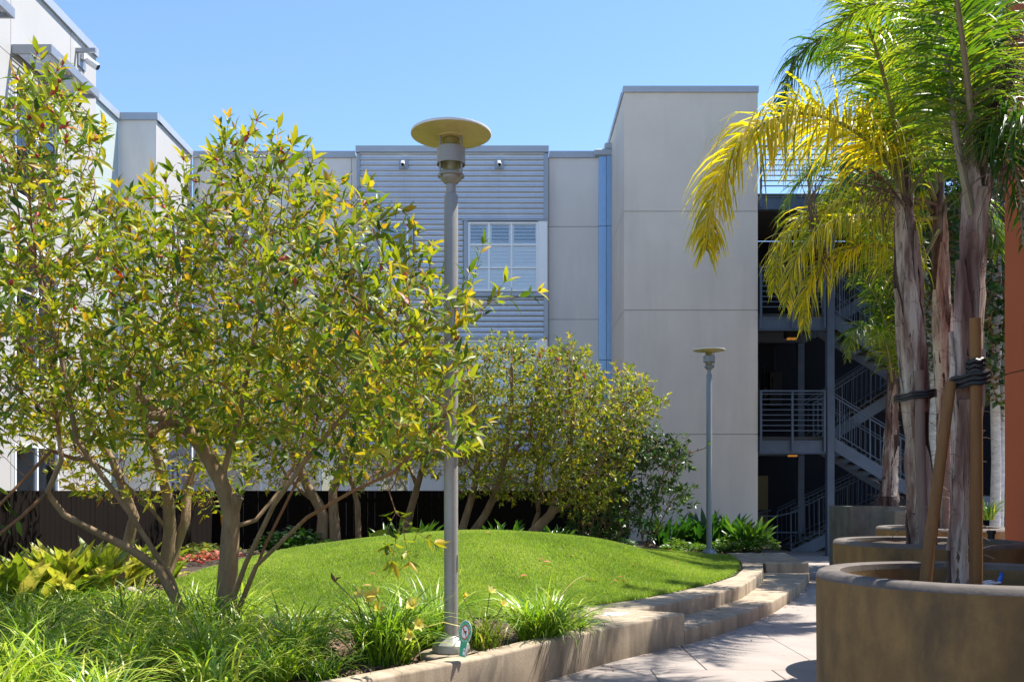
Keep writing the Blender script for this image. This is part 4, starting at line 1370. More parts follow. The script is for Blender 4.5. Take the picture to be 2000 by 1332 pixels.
def leafing(X, par, h, rad, max_h, pair_p, whorl, L, spread, up, ext, seed):
    """positions and directions of leaves on the young wood; also tip points"""
    g = np.random.default_rng(seed)
    P_, D_, U_, A_ = [], [], [], []
    tips = []
    n = len(X)
    exts = []
    for i in range(n):
        p = par[i]
        if p < 0 or h[i] > max_h: continue
        d = X[i] - X[p]; ln = np.linalg.norm(d)
        if ln < 1e-6: continue
        d = d / ln
        a = g.uniform(0, 6.28)
        o1 = np.cross(d, [0.3, 0.2, 1.0]); o1 /= np.linalg.norm(o1) + 1e-9
        o2 = np.cross(d, o1)
        if h[i] > 0:
            if g.random() > pair_p: continue
            for s in (0, math.pi):
                r = o1 * math.cos(a + s) + o2 * math.sin(a + s)
                P_.append(X[i] + d * g.uniform(-.3, .3) * ln); D_.append(d * .45 + r * spread + np.array([0, 0, up]) + g.normal(0, .18, 3)); U_.append(d + g.normal(0, .35, 3) + np.array([0, 0, .7])); A_.append(-.10)
        else:
            # a young shoot carries pairs and ends in a whorl
            dd = d + np.array([0, 0, .35]) + g.normal(0, .22, 3); dd /= np.linalg.norm(dd)
            le = ext * g.uniform(.5, 1.25)
            if g.random() < .08:          # a vigorous new shoot stands out of the crown
                le = ext * g.uniform(1.3, 2.1); dd = d * .5 + np.array([0, 0, .75]) + g.normal(0, .28, 3); dd /= np.linalg.norm(dd)
            m = max(1, int(le / .06))
            e = X[i] + dd * le
            exts.append((X[i], e))
            tips.append((e, dd))
            for k in range(m + 1):
                q = X[i] + (e - X[i]) * k / max(m, 1)
                aa = a + k * math.pi / 2
                cnt = 2 if k < m else whorl
                for s in range(cnt):
                    an = aa + s * 2 * math.pi / cnt + g.uniform(-.25, .25)
                    r = o1 * math.cos(an) + o2 * math.sin(an)
                    P_.append(q); D_.append(dd * (.55 if k < m else 1.0) + r * spread + np.array([0, 0, up]) + g.normal(0, .15, 3)); U_.append(dd + g.normal(0, .3, 3) + np.array([0, 0, .5])); A_.append(-.02 + .2 * k / max(m, 1))
    return np.array(P_), np.array(D_), np.array(U_), tips, exts, np.array(A_)


def crown_points(polys, yc, half, n, edge=90.0, zmin=None):
    """points through a crown: an outline as seen, a depth that thins towards its edge"""
    out = []
    poly = polys
    xs = [p[0] for p in poly]; ys = [p[1] for p in poly]
    while len(out) < n:
        x = rng.uniform(min(xs), max(xs), 400); y = rng.uniform(min(ys), max(ys), 400)
        k = in_poly(x, y, poly)
        x, y = x[k], y[k]
        d = np.clip(dist_poly(x, y, poly, True) / edge, 0, 1)
        for xx, yy, q in zip(x, y, d):
            c = yc(xx, yy) if callable(yc) else yc
            hw = half * math.sqrt(1 - (1 - q) ** 2) + .08
            # more towards the outside of the crown than its heart
            s = R.uniform(-1, 1)
            s = math.copysign(abs(s) ** .8, s)
            out.append(tuple(P(xx, yy, c + s * hw)))
    return out[:n]


def build_tree(name, label, cat, group, stems, attr, step, kill, rtip, rexp, rmin_stem, leafmat_, L, W, tmpl, bark, twig, seed, max_h=3, pair_p=.8, whorl=5, ext=.16, spread=.8, up=.1,
               infl=9, parts=0, buds=0, tone=(0.42, .2), rfloor=None, iters=70, budscale=1.0):
    base = stems[0][0]
    t = empty(name, tuple(base), label, cat, group)
    X, par, nsk = grow(stems, attr, step, kill, infl, iters)
    ch, tips_n, h = tree_stats(par)
    rad = rtip * tips_n ** rexp
    if rfloor:
        for s, (r0, r1) in zip(stems, rfloor):
            q = resample(s, step)
            for k, p in enumerate(q):
                d = np.linalg.norm(X[:nsk] - np.array(p), axis=1)
                i = int(d.argmin())
                if d[i] < .02: rad[i] = max(rad[i], r0 + (r1 - r0) * k / max(1, len(q) - 1))
    g = np.random.default_rng(seed)
    Pl, Dl, Ul, tips, exts, young = leafing(X, par, h, rad, max_h, pair_p, whorl, L, spread, up, ext, seed)
    mb = branch_mesh(X, par, ch, rad, .016, 9)
    tr = mb.obj('trunk', bark, t, smooth=True, angle=70)
    mb = branch_mesh(X, par, ch, rad, 0, .016)
    for a, b in exts: mb.tube([a, (a + b) / 2, b], [rtip, rtip * .9, rtip * .6], 4, cap=False)
    tag(mb.obj('twig', twig, tr), kind='stuff')
    m = len(Pl)
    Ls = L * g.uniform(.42, 1.22, m); Ws = W * g.uniform(.75, 1.2, m) * Ls / L
    tn = np.clip(g.normal(tone[0], tone[1], m) + young, 0, .94)   # old leaves green, new growth yellower
    red = g.random(m)
    tn = np.where(red < .007, g.uniform(.955, 1.0, m), tn)
    keep = np.ones(m, bool)
    if parts:
        # the leaves that show largest are objects of their own
        camd = np.linalg.norm(Pl - np.array([0, 0, EYE]), axis=1)
        px = HX + Pl[:, 0] / np.maximum(Pl[:, 1], .1) * F; py = HY - (Pl[:, 2] - EYE) / np.maximum(Pl[:, 1], .1) * F
        size = np.where((px > -10) & (px < 2010) & (py > -10) & (py < 1340), Ls / camd, 0)
        big = np.argsort(-size)[:parts]
        keep[big] = False
        meshes = []
        for k in range(10):
            V, fl, _ = leaf_batch(np.zeros((1, 3)), np.array([[1., 0, 0]]), np.array([[0, 0, 1.]]), np.ones(1), np.array([W / L]), tmpl)
            tv = (0.08, .25, .38, .48, .56, .64, .72, .84, .92, .97)[k]
            meshes.append(np_mesh('leaf', V, fl, leafmat_, tone=np.full(len(V), tv), smooth=True))
        w0 = WL[t.name]
        for i in big:
            x = Vector(Dl[i]).normalized(); y = Vector(Ul[i]).cross(x).normalized(); z = x.cross(y)
            k = int(np.argmin([abs(tv - tn[i]) for tv in (0.08, .25, .38, .48, .56, .64, .72, .84, .92, .97)]))
            o = bpy.data.objects.new('leaf', meshes[k])
            col.objects.link(o)
            o.parent = t
            mt = Matrix((x, y, z)).transposed().to_4x4() @ Matrix.Scale(Ls[i], 4)
            mt.translation = Vector(Pl[i]) - w0
            o.matrix_local = mt
    V, fl, k = leaf_batch(Pl[keep], Dl[keep], Ul[keep], Ls[keep], Ws[keep], tmpl)
    tag(link('foliage', np_mesh('foliage', V, fl, leafmat_, tone=np.repeat(tn[keep], k), smooth=True), t), kind='stuff')
    if buds:
        pick = sorted(tips, key=lambda q: -(q[0][2] * 1.0 - q[0][1] * .5 + g.normal(0, .8)))[:buds]
        mb = MB(); mb.lathe([(.002, -.028), (.007, -.02), (.011, -.006), (.0125, .006), (.009, .020), (.003, .032), (.0005, .038)], (0, 0, 0), 8)
        me = mb.mesh('bud', M['bud'], smooth=True)
        for e, d in pick:
            o = bpy.data.objects.new('bud', me)
            col.objects.link(o); o.parent = t
            q = Vector(d).to_track_quat('Z', 'Y').to_matrix().to_4x4() @ Matrix.Scale(g.uniform(.85, 1.35) * budscale, 4)
            q.translation = Vector(e) + Vector(d) * .02 - WL[t.name]
            o.matrix_local = q
    return t, tips


# ---- the near flowering tree at the left
def yc_near(x, y):
    return float(np.interp(x, [-100, 200, 450, 700, 850, 1030], [7.9, 8.1, 8.3, 7.7, 7.15, 6.8]))


crown_a = [(-90, 230), (-10, 165), (40, 135), (95, 112), (130, 150), (160, 190), (190, 195), (165, 240), (225, 265), (205, 310), (170, 350), (185, 395), (225, 385), (245, 345), (278, 318), (315, 345), (350, 330),
           (385, 340), (398, 255), (435, 245), (505, 232), (545, 280), (600, 262), (605, 318), (650, 352), (705, 345), (745, 380), (760, 440), (800, 485), (840, 492), (862, 535), (905, 520), (950, 515), (935, 560), (1015, 565), (960, 590),
           (905, 635), (885, 690), (905, 740), (900, 790), (935, 830), (905, 880), (880, 900), (820, 905), (790, 935), (740, 930), (690, 905), (640, 880), (585, 905), (520, 900), (470, 880), (420, 850), (370, 860), (310, 850), (250, 880), (190, 880), (130, 850), (70, 820), (0, 850), (-90, 830)]
b0 = P(438, 1232, 8.6)
stems = [
    [P(438, 1240, 8.6), P(445, 1120, 8.6), P(452, 1005, 8.58), P(432, 940, 8.55), P(398, 880, 8.5), P(362, 835, 8.4), P(300, 800, 8.3), P(250, 740, 8.2)],
    [P(362, 835, 8.4), P(350, 790, 8.5), P(370, 720, 8.6), P(350, 620, 8.6)],
    [P(455, 1030, 8.58), P(500, 1015, 8.7), P(545, 960, 8.85), P(585, 890, 8.95), P(600, 800, 9.0)],
    [P(432, 1236, 8.5), P(480, 1100, 8.3), P(535, 985, 8.0), P(600, 895, 7.7), P(680, 800, 7.4), P(760, 690, 7.1), P(830, 640, 6.95)],
    [P(446, 1236, 8.5), P(500, 1105, 8.35), P(600, 1010, 8.0), P(690, 958, 7.6), P(765, 925, 7.35), P(830, 860, 7.2), P(880, 800, 7.0)],
    [P(450, 1236, 8.66), P(520, 1060, 8.75), P(585, 930, 8.8), P(625, 800, 8.85), P(640, 650, 8.7)],
    [P(380, 1240, 8.4), P(310, 1110, 8.25), P(255, 1072, 8.15), P(180, 1035, 8.0), P(125, 1005, 7.9), P(92, 962, 7.8), P(120, 900, 7.7), P(110, 800, 7.7)],
    [P(372, 1238, 8.45), P(335, 1130, 8.35), P(300, 1075, 8.3), P(252, 1000, 8.2), P(200, 930, 8.1), P(150, 860, 8.0), P(120, 700, 8.0), P(70, 520, 7.9)],
    [P(92, 962, 7.8), P(40, 1010, 7.6), P(-60, 1090, 7.4)],
    [P(170, 905, 8.1), P(100, 880, 7.9), P(0, 985, 7.6), P(-80, 1040, 7.5)],
    [P(432, 940, 8.55), P(470, 800, 8.6), P(500, 640, 8.5), P(520, 480, 8.4)],
    [P(780, 930, 7.3), P(760, 960, 7.15), P(773, 1000, 7.1), P(785, 1012, 7.08)],
]
rfl = [(.108, .035), (.03, .018), (.022, .008), (.026, .010), (.022, .008), (.018, .010), (.052, .014), (.028, .012), (.016, .01), (.017, .01), (.03, .012), (.007, .004)]
stems += [[P(362, 835, 8.4), P(330, 815, 8.32), P(290, 812, 8.22), P(278, 800, 8.2)], [P(352, 825, 8.4), P(338, 795, 8.45), P(345, 778, 8.5)], [P(340, 818, 8.35), P(305, 836, 8.25), P(296, 850, 8.2)], [P(452, 1000, 8.58), P(462, 975, 8.56), P(468, 968, 8.55)]]
rfl += [(.06, .042), (.05, .034), (.045, .032), (.06, .048)]
crown_a = [(x, y + 22 if y < 600 else y) for x, y in crown_a]
stems += [[P(773, 1000, 7.1), P(764, 1018, 7.09), P(758, 1036, 7.08)], [P(785, 1012, 7.08), P(788, 1032, 7.07), P(790, 1052, 7.06)], [P(785, 1012, 7.08), P(800, 1024, 7.1), P(814, 1040, 7.12)], [P(785, 1012, 7.08), P(780, 1030, 7.02), P(774, 1046, 6.98)]]
rfl += [(.004, .003)] * 4
att = crown_points(crown_a, yc_near, 1.3, 2650, edge=130)
low_a = [(-60, 470), (150, 440), (330, 430), (500, 420), (640, 460), (740, 520), (830, 600), (885, 690), (895, 800), (860, 910), (760, 935), (640, 905), (540, 915), (470, 890), (400, 860), (300, 880), (200, 905), (90, 850), (-60, 840)]
att += crown_points(low_a, yc_near, 1.3, 1050, edge=110)
att += [tuple(P(x, y, 7.08)) for x, y in ((788, 1030), (775, 1045), (800, 1045), (770, 1020), (795, 1020), (810, 1035), (760, 1040), (785, 1055), (780, 1005))]
build_tree('flowering_tree', 'large nearby flowering tree with red buds at the left, its branches crossing the lamp pole', 'tree', None,
           stems, att, .10, .105, .0026, .37, 0, M['leaf'], .130, .044, LEAF_HI, M['bark'], M['twig'], 5, max_h=5, pair_p=.85, whorl=5, ext=.17, spread=.85, up=.12, parts=300, buds=110, tone=(.45, .24), rfloor=rfl, budscale=1.15)

# ---- its neighbour a little behind, several stems
crown_b = [(20, 760), (120, 690), (240, 640), (380, 650), (470, 690), (520, 780), (500, 880), (470, 980), (400, 1010), (330, 985), (250, 1000), (190, 980), (110, 940), (40, 880)]
stems = [[P(318, 1130, 11.4), P(328, 1080, 11.4), P(332, 1040, 11.4), P(330, 980, 11.3), P(310, 900, 11.2), P(280, 820, 11.1), P(250, 740, 11)],
         [P(325, 1125, 11.45), P(345, 1060, 11.5), P(362, 1020, 11.5), P(366, 960, 11.6), P(390, 880, 11.7), P(420, 780, 11.8)],
         [P(226, 1150, 11.2), P(234, 1110, 11.2), P(250, 1060, 11.2), P(262, 1010, 11.2), P(220, 900, 11.2), P(160, 800, 11.2)],
         [P(332, 1040, 11.4), P(300, 1000, 11.2), P(240, 940, 11), P(180, 900, 10.9)]]
build_tree('flowering_tree', 'multi-stemmed flowering tree behind the large one, by the sunlit part of the fence', 'tree', 'flowering trees round the lawn',
           stems, crown_points(crown_b, 11.3, 1.2, 1500, edge=100), .13, .14, .0028, .38, 0, M['leaf'], .125, .044, LEAF_LO, M['bark'], M['twig'], 6, max_h=3, pair_p=.6, whorl=4, ext=.17, tone=(.55, .22), rfloor=[(.09, .03), (.075, .025), (.08, .03), (.025, .015)])

# ---- the row along the back fence
def back_tree(label, stems, crown, yc, half, n, seed, rfl, mat='leafbg', L=.115, W=.042, tone=(.55, .22), edge=60, pair_p=.85, whorl=5, up=.12, max_h=4, name='flowering_tree', ext=.17, group='flowering trees round the lawn', buds=14):
    return build_tree(name, label, 'tree' if name == 'flowering_tree' else 'shrub', group, stems, crown_points(crown, yc, half, int(n * 5.0), edge=edge), .13, .115, .0030, .37, 0, M[mat], L, W, LEAF_LO, M['bark'], M['twig'], seed,
                      max_h=max_h, pair_p=pair_p, whorl=whorl, ext=ext, up=up, tone=tone, rfloor=rfl, buds=buds, budscale=1.5)


back_tree('back tree with twin bare trunks between the near tree and the dark pot',
          [[P(628, 1072, 17.2), P(632, 1010, 17.2), P(622, 985, 17.2), P(600, 950, 17.1), P(570, 880, 17), P(540, 780, 16.9)],
           [P(656, 1072, 17.2), P(652, 1010, 17.2), P(650, 960, 17.3), P(680, 880, 17.4), P(700, 780, 17.5)],
           [P(700, 1050, 17.8), P(698, 985, 17.9), P(690, 950, 18), P(650, 850, 17.9), P(620, 720, 17.8)],
           [P(622, 985, 17.2), P(590, 960, 17.2), P(560, 930, 17.1), P(520, 860, 17)]],
          [(440, 760), (500, 640), (600, 600), (700, 620), (780, 700), (800, 800), (780, 900), (730, 950), (650, 930), (560, 950), (480, 940), (430, 860)], 17.3, 1.4, 520, 21, [(.12, .03), (.11, .03), (.06, .02), (.04, .02)])
back_tree('slender leaning back tree just left of the near lamp pole',
          [[P(790, 1050, 18.3), P(801, 1000, 18.3), P(815, 950, 18.3), P(835, 880, 18.2), P(850, 780, 18.1)], [P(815, 950, 18.3), P(790, 890, 18.4), P(760, 820, 18.4)]],
          [(720, 780), (770, 690), (850, 650), (920, 690), (930, 780), (920, 880), (880, 930), (800, 930), (740, 880)], 18.2, 1.0, 280, 22, [(.085, .025), (.04, .02)])
back_tree('back tree with slanting trunks just right of the near lamp pole',
          [[P(897, 1052, 17.6), P(910, 1010, 17.6), P(925, 960, 17.6), P(935, 890, 17.5), P(925, 800, 17.4), P(915, 730, 17.4)],
           [P(915, 1052, 17.7), P(945, 1010, 17.7), P(968, 965, 17.6), P(985, 900, 17.5), P(1000, 800, 17.4), P(1000, 720, 17.3)],
           [P(968, 965, 17.6), P(940, 940, 17.5), P(890, 880, 17.4)], [P(985, 900, 17.5), P(1035, 850, 17.4), P(1050, 740, 17.4)]],
          [(885, 720), (905, 685), (940, 675), (985, 668), (1010, 665), (1035, 675), (1065, 690), (1070, 760), (1060, 850), (1045, 965), (1000, 985), (940, 960), (890, 975), (865, 840)], 17.5, 1.25, 560, 23, [(.075, .03), (.08, .03), (.03, .02), (.035, .02)], tone=(.52, .2))
back_tree('broad back tree with a thick trunk leaning right, beside the beige tower',
          [[P(1030, 1052, 17.5), P(1045, 1035, 17.5), P(1075, 1005, 17.5), P(1095, 960, 17.5), P(1110, 900, 17.4), P(1120, 820, 17.4), P(1110, 730, 17.4)],
           [P(1035, 1050, 17.6), P(1052, 1000, 17.7), P(1045, 950, 17.8), P(1055, 880, 17.8), P(1070, 780, 17.7)],
           [P(1095, 960, 17.5), P(1150, 930, 17.3), P(1190, 880, 17.2), P(1220, 800, 17.2)], [P(1075, 1005, 17.5), P(1110, 985, 17.7), P(1140, 930, 17.9), P(1160, 850, 17.9)],
           [P(1048, 1000, 17.7), P(1060, 960, 17.4), P(1060, 900, 17.2)]],
          [(1055, 720), (1075, 690), (1095, 672), (1120, 668), (1140, 695), (1150, 715), (1180, 745), (1190, 770), (1200, 745), (1220, 728), (1250, 738), (1280, 765), (1292, 800), (1262, 830), (1240, 870), (1215, 950), (1160, 1010), (1090, 990), (1050, 985), (1035, 820)], 17.4, 1.35, 760, 24,
          [(.10, .03), (.05, .02), (.04, .02), (.04, .02), (.025, .015)], tone=(.50, .22))
back_tree('dense glossy dark green shrub at the corner of the beige tower',
          [[P(1150, 1066, 18.4), P(1160, 1000, 18.4), P(1175, 930, 18.3), P(1185, 860, 18.2)], [P(1160, 1066, 18.5), P(1185, 990, 18.5), P(1200, 930, 18.4), P(1210, 860, 18.4)],
           [P(1205, 1068, 18.5), P(1215, 1000, 18.5), P(1230, 930, 18.4), P(1245, 860, 18.3)], [P(1150, 1066, 18.4), P(1130, 1000, 18.4), P(1120, 950, 18.5)]],
          [(1110, 900), (1160, 850), (1220, 830), (1270, 840), (1300, 860), (1290, 900), (1240, 920), (1245, 980), (1240, 1040), (1200, 1060), (1130, 1060), (1110, 1000)], 18.4, .9, 460, 25, [(.03, .015)] * 4,
          mat='leafdark', L=.12, W=.052, tone=(.5, .3), name='broadleaf_shrub', group='dark shrubs by the tower', buds=0, up=.02)
back_tree('airy pale-edged shrub with open sprays against the beige tower wall',
          [[P(1262, 1066, 18.9), P(1275, 1000, 18.9), P(1290, 940, 18.8), P(1310, 890, 18.8)], [P(1270, 1066, 18.9), P(1300, 1000, 18.8), P(1322, 960, 18.8)], [P(1255, 1066, 18.9), P(1250, 1000, 18.9), P(1255, 900, 18.9)],
           [P(1290, 940, 18.8), P(1330, 890, 18.7), P(1375, 876, 18.6)]],
          [(1240, 860), (1300, 850), (1345, 868), (1345, 900), (1320, 935), (1350, 955), (1348, 990), (1300, 1000), (1290, 1050), (1240, 1050), (1235, 940)], 18.8, .6, 170, 26, [(.016, .008)] * 4,
          mat='leafdark', L=.13, W=.055, tone=(.75, .25), name='broadleaf_shrub', group='dark shrubs by the tower', buds=0, up=.0)

# ------------------------------------------------------------------ strap-leaved clumps
def blades(c, n, length, spread, width, droop, g, tone=(.45, .2), rad=.12, upb=1.0):
    """arching strap leaves from one crown as arrays"""
    a = g.uniform(0, 2 * np.pi, n)
    el = g.uniform(.15, 1.0, n) ** .8 * spread
    L = length * g.uniform(.55, 1.15, n); W = width * g.uniform(.7, 1.2, n)
    r0 = rad * np.sqrt(g.random(n))
    b2 = g.uniform(0, 2 * np.pi, n)
    base = np.array(c)[None] + np.stack([r0 * np.cos(b2), r0 * np.sin(b2), np.zeros(n)], -1)
    H = np.stack([np.cos(a), np.sin(a), np.zeros(n)], -1)
    S = np.stack([-np.sin(a), np.cos(a), np.zeros(n)], -1)
    tw = g.uniform(-.6, .6, n)
    S = S * np.cos(tw)[:, None] + np.stack([np.zeros(n), np.zeros(n), np.sin(tw)], -1)
    K = 6
    V = []
    dr = droop * g.uniform(.5, 1.4, n)
    for k in range(K + 1):
        u = k / K
        ang = np.clip(el + dr * u * u * 1.6, 0, 2.75)
        if k == 0: pos = base.copy()
        else: pos = pos + (H * np.sin(ang)[:, None] + np.array([0, 0, 1.0])[None] * np.cos(ang)[:, None]) * (L / K)[:, None]
        w = W * (1 - u ** 2.2) * (.55 + .45 * min(1, u * 4)) * .5 if k < K else W * .02
        V += [pos - S * w[:, None], pos + S * w[:, None]]
    V = np.stack(V, 1)
    m = 2 * (K + 1)
    i = np.arange(K)
    q = np.stack([2 * i, 2 * i + 1, 2 * i + 3, 2 * i + 2], -1)
    f = (q[None] + (np.arange(n) * m)[:, None, None]).reshape(-1, 4)
    t = np.clip(g.normal(tone[0], tone[1], n), 0, .9)
    t = np.where(g.random(n) < .05, g.uniform(.93, 1, n), t)
    return V.reshape(-1, 3), f, np.repeat(t, m)


def clump(name, label, cat, group, c, n, length, spread, width, droop, mat, seed, tone=(.45, .2), rad=.13):
    g = np.random.default_rng(seed)
    t = empty(name, c, label, cat, group)
    V, f, tn = blades(c, int(n * 1.15), length, spread, width, droop, g, tone, rad)
    # blades stay above the soil
    V[:, 2] = np.maximum(V[:, 2], terrain(V[:, 0], V[:, 1]) * 0 + min(c[2], 9) - .30)
    tag(link('blades', np_mesh('blades', V, [f], mat, tone=tn, smooth=True), t), kind='stuff')
    return t


def zone(px, y):
    side = 'at the far left' if px < 200 else ('below the leaning tree stems' if px < 420 else 'below the near trunk')
    depth = 'along the bottom edge' if y < 6.3 else ('amid the grass mass' if y < 8.0 else 'behind the grass mass')
    return 'arching grass clump %s, %s' % (depth, side)


k = 0
pts_done = []
places = []
for y in np.arange(5.5, 9.5, .56):
    wx = float(np.interp(y, [p[1] for p in near_inner], [p[0] for p in near_inner]))
    xr = min(wx - .42, -1.55 - .18 * (y - 6.5))
    xl = -.60 * y - .2
    if y > 8.0: xr = min(xr, -2.75)
    x = xr
    while x > xl:
        places.append((x + R.uniform(-.14, .14), y + R.uniform(-.12, .12)))
        x -= R.uniform(.50, .74)
def row_word(i): return ['first', 'second', 'third', 'fourth', 'fifth', 'sixth', 'seventh', 'eighth', 'ninth', 'tenth'][i]
for x, y in places:
    py = HY - (tz(x, y) + .3 - EYE) / y * F
    px = HX + x / y * F
    front = y < 6.8
    clump('grass_clump', zone(px, y), 'ornamental grass', 'arching grass clumps under the near tree',
          (x, y, tz(x, y) - .04), R.randint(110, 190), R.uniform(.52, .74), R.uniform(.6, .85), .0165, R.uniform(.8, 1.1), M['lily'], 100 + k, tone=(.52 + (.1 if front else 0) + R.uniform(-.12, .12), .30), rad=.16)
    k += 1

c1 = (-.98, 7.25, .25)
lily1 = clump('daylily', 'large green daylily clump with several pale yellow flowers, left of the lamp base', 'daylily', 'daylilies along the front wall', c1, 330, .80, .60, .019, .9, M['lily'], 201, (.45, .2), .20)
clump('daylily', 'green daylily clump directly behind the lamp base, blades leaning across the pole', 'daylily', 'daylilies along the front wall', (-.66, 7.95, .25), 210, .76, .58, .018, .8, M['lily'], 202, (.42, .2), .14)
lily3 = clump('daylily', 'yellowish thin daylily clump right behind the green sign', 'daylily', 'daylilies along the front wall', (-.24, 7.62, .25), 110, .50, .5, .017, .7, M['lilyyellow'], 203, (.5, .25), .13)
clump('daylily', 'full green daylily clump spilling over the wall right of the sign', 'daylily', 'daylilies along the front wall', (.24, 8.28, .25), 300, .74, .72, .019, .95, M['lily'], 204, (.5, .2), .17)
clump('daylily', 'small green daylily clump at the right end of the row, arching over the wall', 'daylily', 'daylilies along the front wall', (.52, 8.62, .25), 110, .66, .9, .016, 1.1, M['lily'], 205, (.55, .2), .10)
clump('grass_clump', 'dark arching grass clump between the near tree trunk and the lilies', 'ornamental grass', 'arching grass clumps under the near tree', (-1.62, 7.3, .25), 150, .52, .8, .013, .9, M['lily'], 206, (.32, .2), .14)
clump('grass_clump', 'small dark grass clump by the wall at the bottom edge, below the lilies', 'ornamental grass', 'arching grass clumps under the near tree', (-1.35, 6.6, .25), 120, .40, .8, .012, .9, M['lily'], 207, (.35, .2), .12)


def lily_flower(parent, p, d, s, mature=True):
    d = Vector(d).normalized()
    u = d.orthogonal().normalized(); w = d.cross(u)
    Pb, Dd, Uu = [], [], []
    for k in range(6):
        a = k * math.pi / 3 + R.uniform(-.1, .1)
        r = u * math.cos(a) + w * math.sin(a)
        Pb.append(tuple(Vector(p) + d * .005)); Dd.append(tuple(d * .8 + r * (.75 if mature else .15))); Uu.append(tuple(d * .9 - r * .5))
    V, fl, k_ = leaf_batch(np.array(Pb), np.array(Dd), np.array(Uu), np.full(6, s), np.array([s * .66, s * .46] * 3), LEAF_HI)
    link('flower', np_mesh('flower', V, fl, M['lilyflower'], tone=np.repeat(np.array([R.uniform(.2, .95) for _ in range(6)]), k_), smooth=True), parent)


fl_px = [(718, 1168, 7.1), (735, 1162, 7.1), (738, 1190, 7.05), (806, 1184, 7.05), (801, 1242, 6.95), (815, 1222, 7.0), (707, 1163, 7.15)]
mbs = MB()
for px, py, d in fl_px:
    q = P(px, py, d)
    root = Vector((c1[0] + R.uniform(-.08, .08), c1[1] + R.uniform(-.08, .08), .28))
    mid = (root + q) / 2 + Vector((0, 0, .06))
    mbs.tube([tuple(a) for a in smooth_path([root, mid, q], 8)], .0042, 5)
    lily_flower(lily1, q, (R.uniform(-.5, .5), -.8, R.uniform(.2, .8)), R.uniform(.065, .085))
q = P(655, 1135, 7.15)
stalk = smooth_path([Vector((c1[0], c1[1], .28)), P(705, 1190, 7.2), q], 10)
mbs.tube([tuple(a) for a in stalk], .005, 5)
tag(mbs.obj('flower_stalk', M['rachis'], lily1), kind='stuff')
mb = MB(); mb.tube([tuple(q), tuple(q + Vector((-.02, 0, .03))), tuple(q + Vector((-.035, 0, .065)))], [.010, .015, .003], 8)
mb.tube([tuple(q), tuple(q + Vector((.015, 0, .025))), tuple(q + Vector((.045, 0, .03)))], [.006, .009, .003], 6)
mb.obj('bud', M['deadleaf'], lily1, smooth=True)
mbs = MB()
for px, py, d in ((957, 1157, 7.6), (981, 1183, 7.55), (905, 1167, 7.6)):
    q = P(px, py, d)
    mbs.tube([tuple(a) for a in smooth_path([Vector((-.24, 7.62, .28)), (Vector((-.24, 7.62, .28)) + q) / 2 + Vector((0, 0, .04)), q], 8)], .004, 5)
    lily_flower(lily3, q, (.5, -.4, .7), .06, px != 905)
tag(mbs.obj('flower_stalk', M['rachis'], lily3), kind='stuff')

# ------------------------------------------------------------------ broad-leaved clumps, each leaf a part
BROAD = (np.array([(0, -.06, 0), (0, .06, 0), (.25, -.40, .06), (.25, 0, 0), (.25, .40, .06), (.5, -.5, .05), (.5, 0, -.015), (.5, .5, .05), (.75, -.36, -.02), (.75, 0, -.08), (.75, .36, -.02), (1, 0, -.2)]),
         [np.array([(0, 3, 2), (0, 1, 3), (1, 4, 3), (8, 9, 11), (9, 10, 11)]), np.array([(2, 3, 6, 5), (3, 4, 7, 6), (5, 6, 9, 8), (6, 7, 10, 9)])])


def broad(name, label, cat, group, c, n, L, ratio, mat, seed, spread=.55, rad=.3, tones=(.15, .3, .45, .6, .75, .95)):
    g = np.random.default_rng(seed)
    t = empty(name, c, label, cat, group)
    meshes = []
    for tv in tones:
        V, fl, _ = leaf_batch(np.zeros((1, 3)), np.array([[1., 0, 0]]), np.array([[0, 0, 1.]]), np.ones(1), np.array([ratio]), BROAD)
        meshes.append(np_mesh('leaf', V, fl, mat, tone=np.full(len(V), tv), smooth=True))
    for i in range(n):
        a = g.uniform(0, 6.28); e = abs(g.normal(0, spread)) + .08
        d = Vector((math.cos(a) * math.sin(e), math.sin(a) * math.sin(e), math.cos(e)))
        up = Vector((math.cos(a) * -math.cos(e) + g.normal(0, .35), math.sin(a) * -math.cos(e) + g.normal(0, .35), math.sin(e) + .2))
        r = rad * math.sqrt(g.random()); b = a + g.normal(0, .8)
        s = L * g.uniform(.65, 1.15)
        y = up.cross(d).normalized(); z = d.cross(y)
        mt = Matrix((d, y, z)).transposed().to_4x4() @ Matrix.Scale(s, 4)
        mt.translation = Vector((r * math.cos(b), r * math.sin(b), -.03 + abs(g.normal(0, .03))))
        o = bpy.data.objects.new('leaf', meshes[int(g.integers(len(meshes)))])
        col.objects.link(o); o.parent = t
        o.matrix_local = mt
    return t


